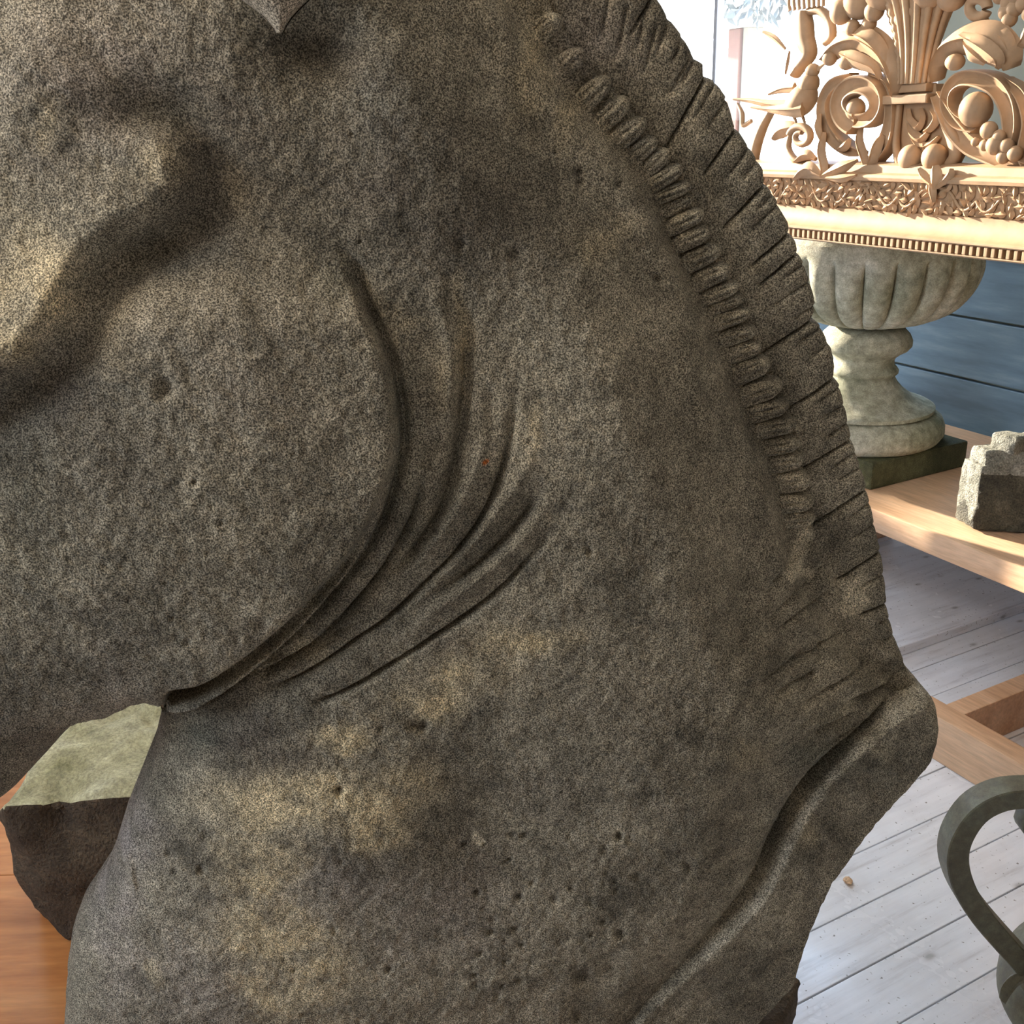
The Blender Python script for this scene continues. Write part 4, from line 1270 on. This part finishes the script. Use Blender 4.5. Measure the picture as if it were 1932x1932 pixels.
# right scroll
carve('scroll', [(1846, 240, 9), (1815, 230, 10), (1795, 205, 9), (1797, 172, 10), (1818, 150, 12), (1850, 148, 13), (1885, 162, 14), (1908, 195, 14), (1915, 240, 12), (1908, 285, 8)], shape=CHAN, n=64, thick=0.022)
knob('ball', 1841, 207, 27, -0.03)
carve('scroll', [(1772, 178, 8), (1786, 205, 12), (1806, 240, 16), (1836, 272, 16), (1875, 292, 14), (1920, 312, 12), (1980, 330, 8)], shape=CHAN, n=44, thick=0.02)
carve('web', [(1774, 192, 6, -.005), (1800, 232, 20, -.005), (1836, 268, 24, -.005), (1885, 296, 12, -.005), (1940, 318, 6, -.005)], n=30, thick=0.012)
carve('scroll', [(1900, 150, 5), (1935, 180, 9), (1950, 230, 11), (1940, 290, 10), (1955, 330, 6)], shape=CHAN, n=40, thick=0.02)
carve('acanthus_leaf', [(1773, 150, 5, -.02), (1776, 118, 12, -.03), (1795, 88, 17, -.035), (1830, 74, 24, -.04), (1872, 80, 30, -.04), (1905, 104, 24, -.035), (1912, 128, 8, -.03)], n=50, thick=0.034)
carve('acanthus_leaf', [(1815, 66, 5, -.06), (1848, 84, 13, -.075), (1880, 108, 12, -.07), (1890, 124, 5, -.05)], n=26, thick=0.014)
carve('acanthus_leaf', [(1822, 78, 5, -.06), (1838, 98, 14, -.07), (1862, 116, 8, -.055)], n=26, thick=0.014)
knob('curl', 1802, 117, 16, -0.05, squash=0.8)
carve('acanthus_leaf', [(1868, 52, 4, -.03), (1895, 70, 12, -.045), (1915, 105, 8, -.04)], n=24, thick=0.014)
for a, b, r_ in ((1866, 246, 14), (1885, 258, 11), (1878, 274, 15), (1900, 276, 12), (1858, 274, 9), (1893, 296, 11), (1915, 290, 12), (1840, 268, 7)):
    knob('knot', a, b, r_, -0.04)
# curled flower, grapes on the right
S_ = spiral(1846, 15, 17, 17, 0, 340, 8, 8, -0.03)
carve('flower', S_, shape=ROUND, n=40, thick=0.012)
carve('stem', [(1850, 30, 7, -.02), (1866, 52, 6, -.02), (1870, 66, 5, -.02)], shape=ROUND)
for a, b, r_ in ((1887, -8, 12), (1902, 4, 12), (1918, -4, 12), (1898, 22, 12), (1914, 16, 13), (1905, 36, 12), (1930, 8, 12), (1934, -14, 12), (1942, 26, 11), (1870, -20, 12), (1890, -28, 12), (1912, -26, 12)):
    knob('grape', a, b, r_, -0.03)
carve('leaf', [(1925, 90, 4, -.03), (1938, 68, 12, -.04), (1945, 40, 4, -.03)], thick=0.014)

# bird, bud, twigs on the left
bd = MB()
def bball(px, py, a, b, ang, dy=-0.03, dep=0.02):
    ca, sa = math.cos(math.radians(ang)), math.sin(math.radians(ang))
    bd.ball(fp(px, py, dy), (a * PXM, dep, b * PXM), 22, 14, (Vector((ca, 0, sa)), Vector((0, 1, 0)), Vector((-sa, 0, ca))))
bball(1512, 190, 38, 27, 32, -0.035, 0.034)
bball(1527, 160, 22, 17, 60, -0.035, 0.026)
bball(1533, 134, 15, 13, 20, -0.035, 0.017)
bird = bd.build('bird', M['lime'], frame)
carve('beak', [(1543, 130, 5, -.035), (1552, 123, 3, -.035), (1560, 118, 1, -.035)], shape=ROUND, n=8, thick=0.006, parent=bird)
carve('tail', [(1490, 200, 12, -.03), (1450, 196, 8, -.03), (1418, 190, 5, -.03), (1384, 187, 2, -.03)], thick=0.01, parent=bird)
carve('wing', [(1515, 205, 16, -.055), (1485, 207, 12, -.058), (1450, 206, 6, -.05), (1418, 202, 2, -.04)], thick=0.012, parent=bird)
carve('wing', [(1500, 165, 10, -.02), (1475, 168, 8, -.01), (1450, 178, 2, 0)], thick=0.01, parent=bird)
for px_ in (1496, 1512):
    carve('foot', [(px_, 214, 4, -.03), (px_ + 6, 232, 3, -.03), (px_ + 4, 250, 3, -.03)], shape=ROUND, n=8, thick=0.006, parent=bird)
carve('bud', [(1520, 20, 8), (1518, 45, 19), (1520, 75, 20), (1528, 102, 13), (1510, 128, 9), (1500, 142, 8)], shape=ROUND, n=26, thick=0.02)
carve('stem', [(1525, 22, 7), (1548, 20, 8), (1566, 40, 8), (1570, 68, 8), (1556, 82, 6)], shape=ROUND, n=24, thick=0.012)
carve('twig', [(1440, 60, 3, -.01), (1462, 72, 6, -.012), (1482, 92, 3, -.015)], n=10, thick=0.007)
carve('twig', [(1482, 140, 3, -.02), (1486, 118, 5, -.02), (1490, 96, 3, -.02)], n=10, thick=0.007)
for i in range(8):
    carve('petal', [(1490 + 9 * i, 20 - 1.2 * i, 4, -.03), (1488 + 9.4 * i, 4 - 2 * i, 4.2, -.03), (1492 + 9 * i, -18, 2, -.03)], shape=ROUND, n=8, thick=0.006)
carve('branch', [(1455, 212, 6, -.02), (1440, 240, 8, -.02), (1428, 275, 9, -.02), (1420, 320, 8, -.02)], shape=ROUND, n=18, thick=0.016)
carve('twig', [(1392, 196, 3, -.02), (1400, 215, 6, -.025), (1402, 236, 5, -.025), (1418, 228, 4, -.02)], shape=ROUND, n=16, thick=0.008)
carve('leaf', [(1460, 262, 5, -.02), (1475, 246, 16, -.025), (1496, 240, 12, -.025), (1510, 238, 4, -.02)], thick=0.014)
carve('scroll', spiral(1512, 258, 22, 8, 170, -280, 8, 5, -0.03), shape=ROUND, n=40, thick=0.012)
carve('scroll', [(1492, 252, 4, -.03), (1488, 280, 6, -.035), (1502, 302, 7, -.04), (1528, 300, 4, -.03)], shape=ROUND, n=24, thick=0.012)
for pts in ([(1556, 250, 4, -.04), (1550, 285, 11, -.05), (1556, 318, 9, -.06), (1550, 336, 3, -.07)],
            [(1550, 330, 4, -.07), (1525, 318, 13, -.07), (1498, 338, 3, -.075)],
            [(1552, 332, 4, -.07), (1585, 318, 12, -.07), (1618, 302, 3, -.06)],
            [(1560, 336, 3, -.075), (1590, 336, 8, -.075), (1616, 330, 2, -.07)],
            [(1540, 300, 4, -.05), (1522, 292, 10, -.05), (1500, 305, 3, -.05)],
            [(1548, 215, 3, -.04), (1544, 240, 8, -.045), (1552, 268, 4, -.045)]):
    carve('leaf', pts, thick=0.014)

# running leaves of the frieze, two leaf shapes repeated
def leaf_mesh(nm, L, W):
    mb = MB()
    S = [(-L / 2, .1), (-L / 4, .85), (0.05 * L, 1.0), (L / 4, .7), (L / 2, .05)]
    mb.tube([(s, 0, 0) for s, _ in S], [(w * W, 0.0055) for _, w in S], up=(0, -1, 0), shape=[(-1, 0), (-.4, .5), (0, 1), (.4, .5), (1, 0), (0, -.3)])
    me = mb.mesh(nm, True, 40); me.materials.append(M['lime']); return me
lm = [leaf_mesh('leaf', 0.027, 0.0062), leaf_mesh('leaf', 0.021, 0.0078)]
rr = random.Random(5)
frz = MB()
xx = -HW + 0.01
for i in range(12):
    a0 = -HW + 0.02 + i * 0.105
    sgn = 1 if i % 2 else -1
    path = [Vector((a0 + 0.105 * t, -0.056, 1.319 + sgn * 0.02 * math.sin(t * math.pi * 2))) for t in np.linspace(0, 1, 16)]
    frz.tube(path, 0.0032, 6)
stems = frz.build('frieze_stems', M['lime'], rail); stems['kind'] = 'stuff'
cnt = 0
for i in range(66):
    for j in range(4):
        px_ = -HW + 0.012 + (i + rr.uniform(-.3, .3) + .5 * (j % 2)) * 0.0187
        if px_ > HW - .01: continue
        zz_ = 1.2945 + j * 0.0165 + rr.uniform(-.004, .004)
        o = new_obj('leaf', lm[rr.randrange(2)], None, rail, (px_, -0.0505 - (zz_ - 1.29) * 0.1 - rr.uniform(0, .004), zz_))
        o.rotation_euler = (0, rr.uniform(0, 6.28), rr.uniform(-.25, .25))
        cnt += 1

# ------------------------------------------------------------------ bronze urn with a looped handle, lower right
HB = np.array([*(FH * 1.12 + RH * 0.0)[:2]])
uc = FH * 1.20 + RH * 0.945
bu = thing('bronze_urn', 'dark green bronze urn with a looped strap handle on the white floorboards', 'urn', (uc[0], uc[1], 0.0), YAW)
def lp(px, py, depth):
    """a point seen at a pixel, on the vertical plane at the given forward distance, in the urn's own axes"""
    d = ray(px, py); t = depth / float(d @ FH)
    P = CAM + d * t
    v = P - np.array([uc[0], uc[1], 0])
    return Vector((float(v @ RH), float(v @ FH), float(P[2])))
sh = lp(1905, 1895, 1.20)
rs = -sh.x

zs_ = sh.z
vprof = [(0.10, 0.0), (0.105, 0.015), (0.085, 0.03), (0.05, 0.06), (0.045, 0.075), (0.07, 0.09)]
for i in range(13):
    t = i / 12
    vprof.append((0.07 + (rs - 0.07) * math.sin(t * math.pi / 2), 0.09 + (zs_ - 0.11) * t))
ztop_ = lp(2000, 1496, 1.20).z
vprof += [(rs, zs_), (rs * 0.96, zs_ + .02), (rs * 0.84, zs_ + .045), (rs * 0.68, zs_ + .065), (rs * .56, zs_ + .09), (rs * .52, zs_ + .13), (rs * .53, ztop_ - .05), (rs * .60, ztop_ - .01), (rs * .72, ztop_ + .02),
          (rs * .76, ztop_ + .03), (rs * .74, ztop_ + .04), (rs * .64, ztop_ + .02), (rs * .45, ztop_ - .05), (rs * .4, zs_ + .1), (0.02, zs_ - .02)]
MB().lathe(vprof, 72, closed=False).build('body', M['bronze'], bu, True, 50)
hpts = [(2110, 1530), (2050, 1506), (1990, 1496), (1940, 1494), (1886, 1499), (1838, 1524), (1806, 1570), (1798, 1615), (1812, 1665), (1842, 1714), (1884, 1764), (1922, 1806), (1946, 1840), (1950, 1890)]
S = smooth_path([(a, b, 0) for a, b in hpts], 60)
path = [lp(a, b, 1.20) for a, b, _ in S]
sq = [(-1, -.9), (-1, .9), (-.9, 1), (.9, 1), (1, .9), (1, -.9), (.9, -1), (-.9, -1)]
tap = [1.0] * 60
MB().tube(path, [(0.0162, 0.0195)] * 60, up=(0, -1, 0), shape=sq).build('handle', M['bronze'], bu, True, 25)
S = smooth_path([(1990, 1500, 0), (1962, 1520, 0), (1935, 1548, 0), (1950, 1570, 0)], 14)
MB().tube([lp(a, b, 1.20) for a, b, _ in S], [(0.011, 0.015)] * 14, up=(0, -1, 0), shape=sq).build('handle_scroll', M['bronze'], bu, True, 40)
S = smooth_path([(1934, 1838, 0), (1915, 1848, 0), (1900, 1866, 0), (1890, 1884, 0)], 10)
MB().tube([lp(a, b, 1.185) for a, b, _ in S], [(0.004 + .007 * math.sin(math.pi * i / 9), 0.012) for i in range(10)], up=(0, -1, 0), shape=RIDGE).build('handle_leaf', M['bronze'], bu, True, 40)

# crumb on the floor
cp = onz(1605, 1667, 0.0)
cr = hewn('plaster_crumb', [(random.uniform(-.018, .018), random.uniform(-.016, .016), random.uniform(0, .011)) for _ in range(14)], M['crumb'], None, 2, 0.002, 120, 40, 9)
cr.location = (float(cp[0]), float(cp[1]), 0.001)
tag(cr, 'small tan crumb lying on a white floorboard', 'crumb')

# ------------------------------------------------------------------ oak table with the brown rock
def wpos(a, b, z): 
    q = RH * a + FH * b
    return (float(q[0]), float(q[1]), z)
table = thing('oak_table', 'low orange oak table under the horse bust and brown rock', 'table', wpos(-0.42, 0.98, 0.0), YAW)
for i in range(3):
    MB().box((-0.72, -0.44 + i * 0.31, ZT - 0.04), (0.60, -0.44 + (i + 1) * 0.31 - 0.001, ZT), 0.002).build('top_board', M['orange_wood'], table, False)
for sx in (-0.62, 0.5):
    for sy in (-0.36, 0.40):
        MB().box((sx - .035, sy - .035, 0), (sx + .035, sy + .035, ZT - 0.04), 0.004).build('leg', M['orange_wood'], table, False)
MB().box((-0.62, -0.375, ZT - 0.12), (0.5, -0.35, ZT - .04), 0.003).build('apron', M['orange_wood'], table, False)
MB().box((-0.62, 0.395, ZT - 0.12), (0.5, 0.42, ZT - .04), 0.003).build('apron', M['orange_wood'], table, False)

rb = onz(130, 1788, ZT)
rdep = float(rb @ FH)
rock = thing('brown_rock', 'rough brown stone block with a mossy top on the table below the horse jaw', 'rock', (float(rb[0]), float(rb[1]), ZT + 0.006), YAW)
def rp(px, py, z):
    q = onz(px, py, ZT + z) - np.array([rb[0], rb[1], ZT])
    return (float(q @ RH), float(q @ FH), z)
HT = None
d = ray(150, 1500); t = (rdep + 0.015) / float(d @ FH); ztop_r = float((CAM + d * t)[2]) - ZT

tp = [rp(-10, 1545, ztop_r * .88), rp(5, 1528, ztop_r), rp(75, 1492, ztop_r), rp(150, 1504, ztop_r * .98), rp(265, 1482, ztop_r), rp(420, 1500, ztop_r), rp(95, 1410, ztop_r), rp(170, 1340, ztop_r + .01), rp(330, 1310, ztop_r + .01), rp(440, 1330, ztop_r)]
lw = [rp(130, 1790, 0.0), rp(75, 1735, .02), rp(235, 1770, 0.0), rp(60, 1620, .01), rp(330, 1640, 0.0)]
md = [rp(26, 1655, ztop_r * .45), rp(165, 1650, ztop_r * .5), rp(18, 1600, ztop_r * .66), rp(330, 1660, ztop_r * .5)]
def strata(co, n):
    if n.z < 0.5: return -0.010 * math.exp(-((co.x - 0.03) / 0.018) ** 2) * math.exp(-((co.z - ztop_r) / 0.05) ** 2)
    w = max(0.0, min(1.0, (co.y - 0.10) / 0.05))
    return 0.0045 * w * math.sin(95 * co.y + 30 * co.x + 3 * mnoise.noise(co * 20)) - 0.012 * math.exp(-((co.x - 0.03) / 0.02) ** 2) * math.exp(-((co.y) / 0.03) ** 2)
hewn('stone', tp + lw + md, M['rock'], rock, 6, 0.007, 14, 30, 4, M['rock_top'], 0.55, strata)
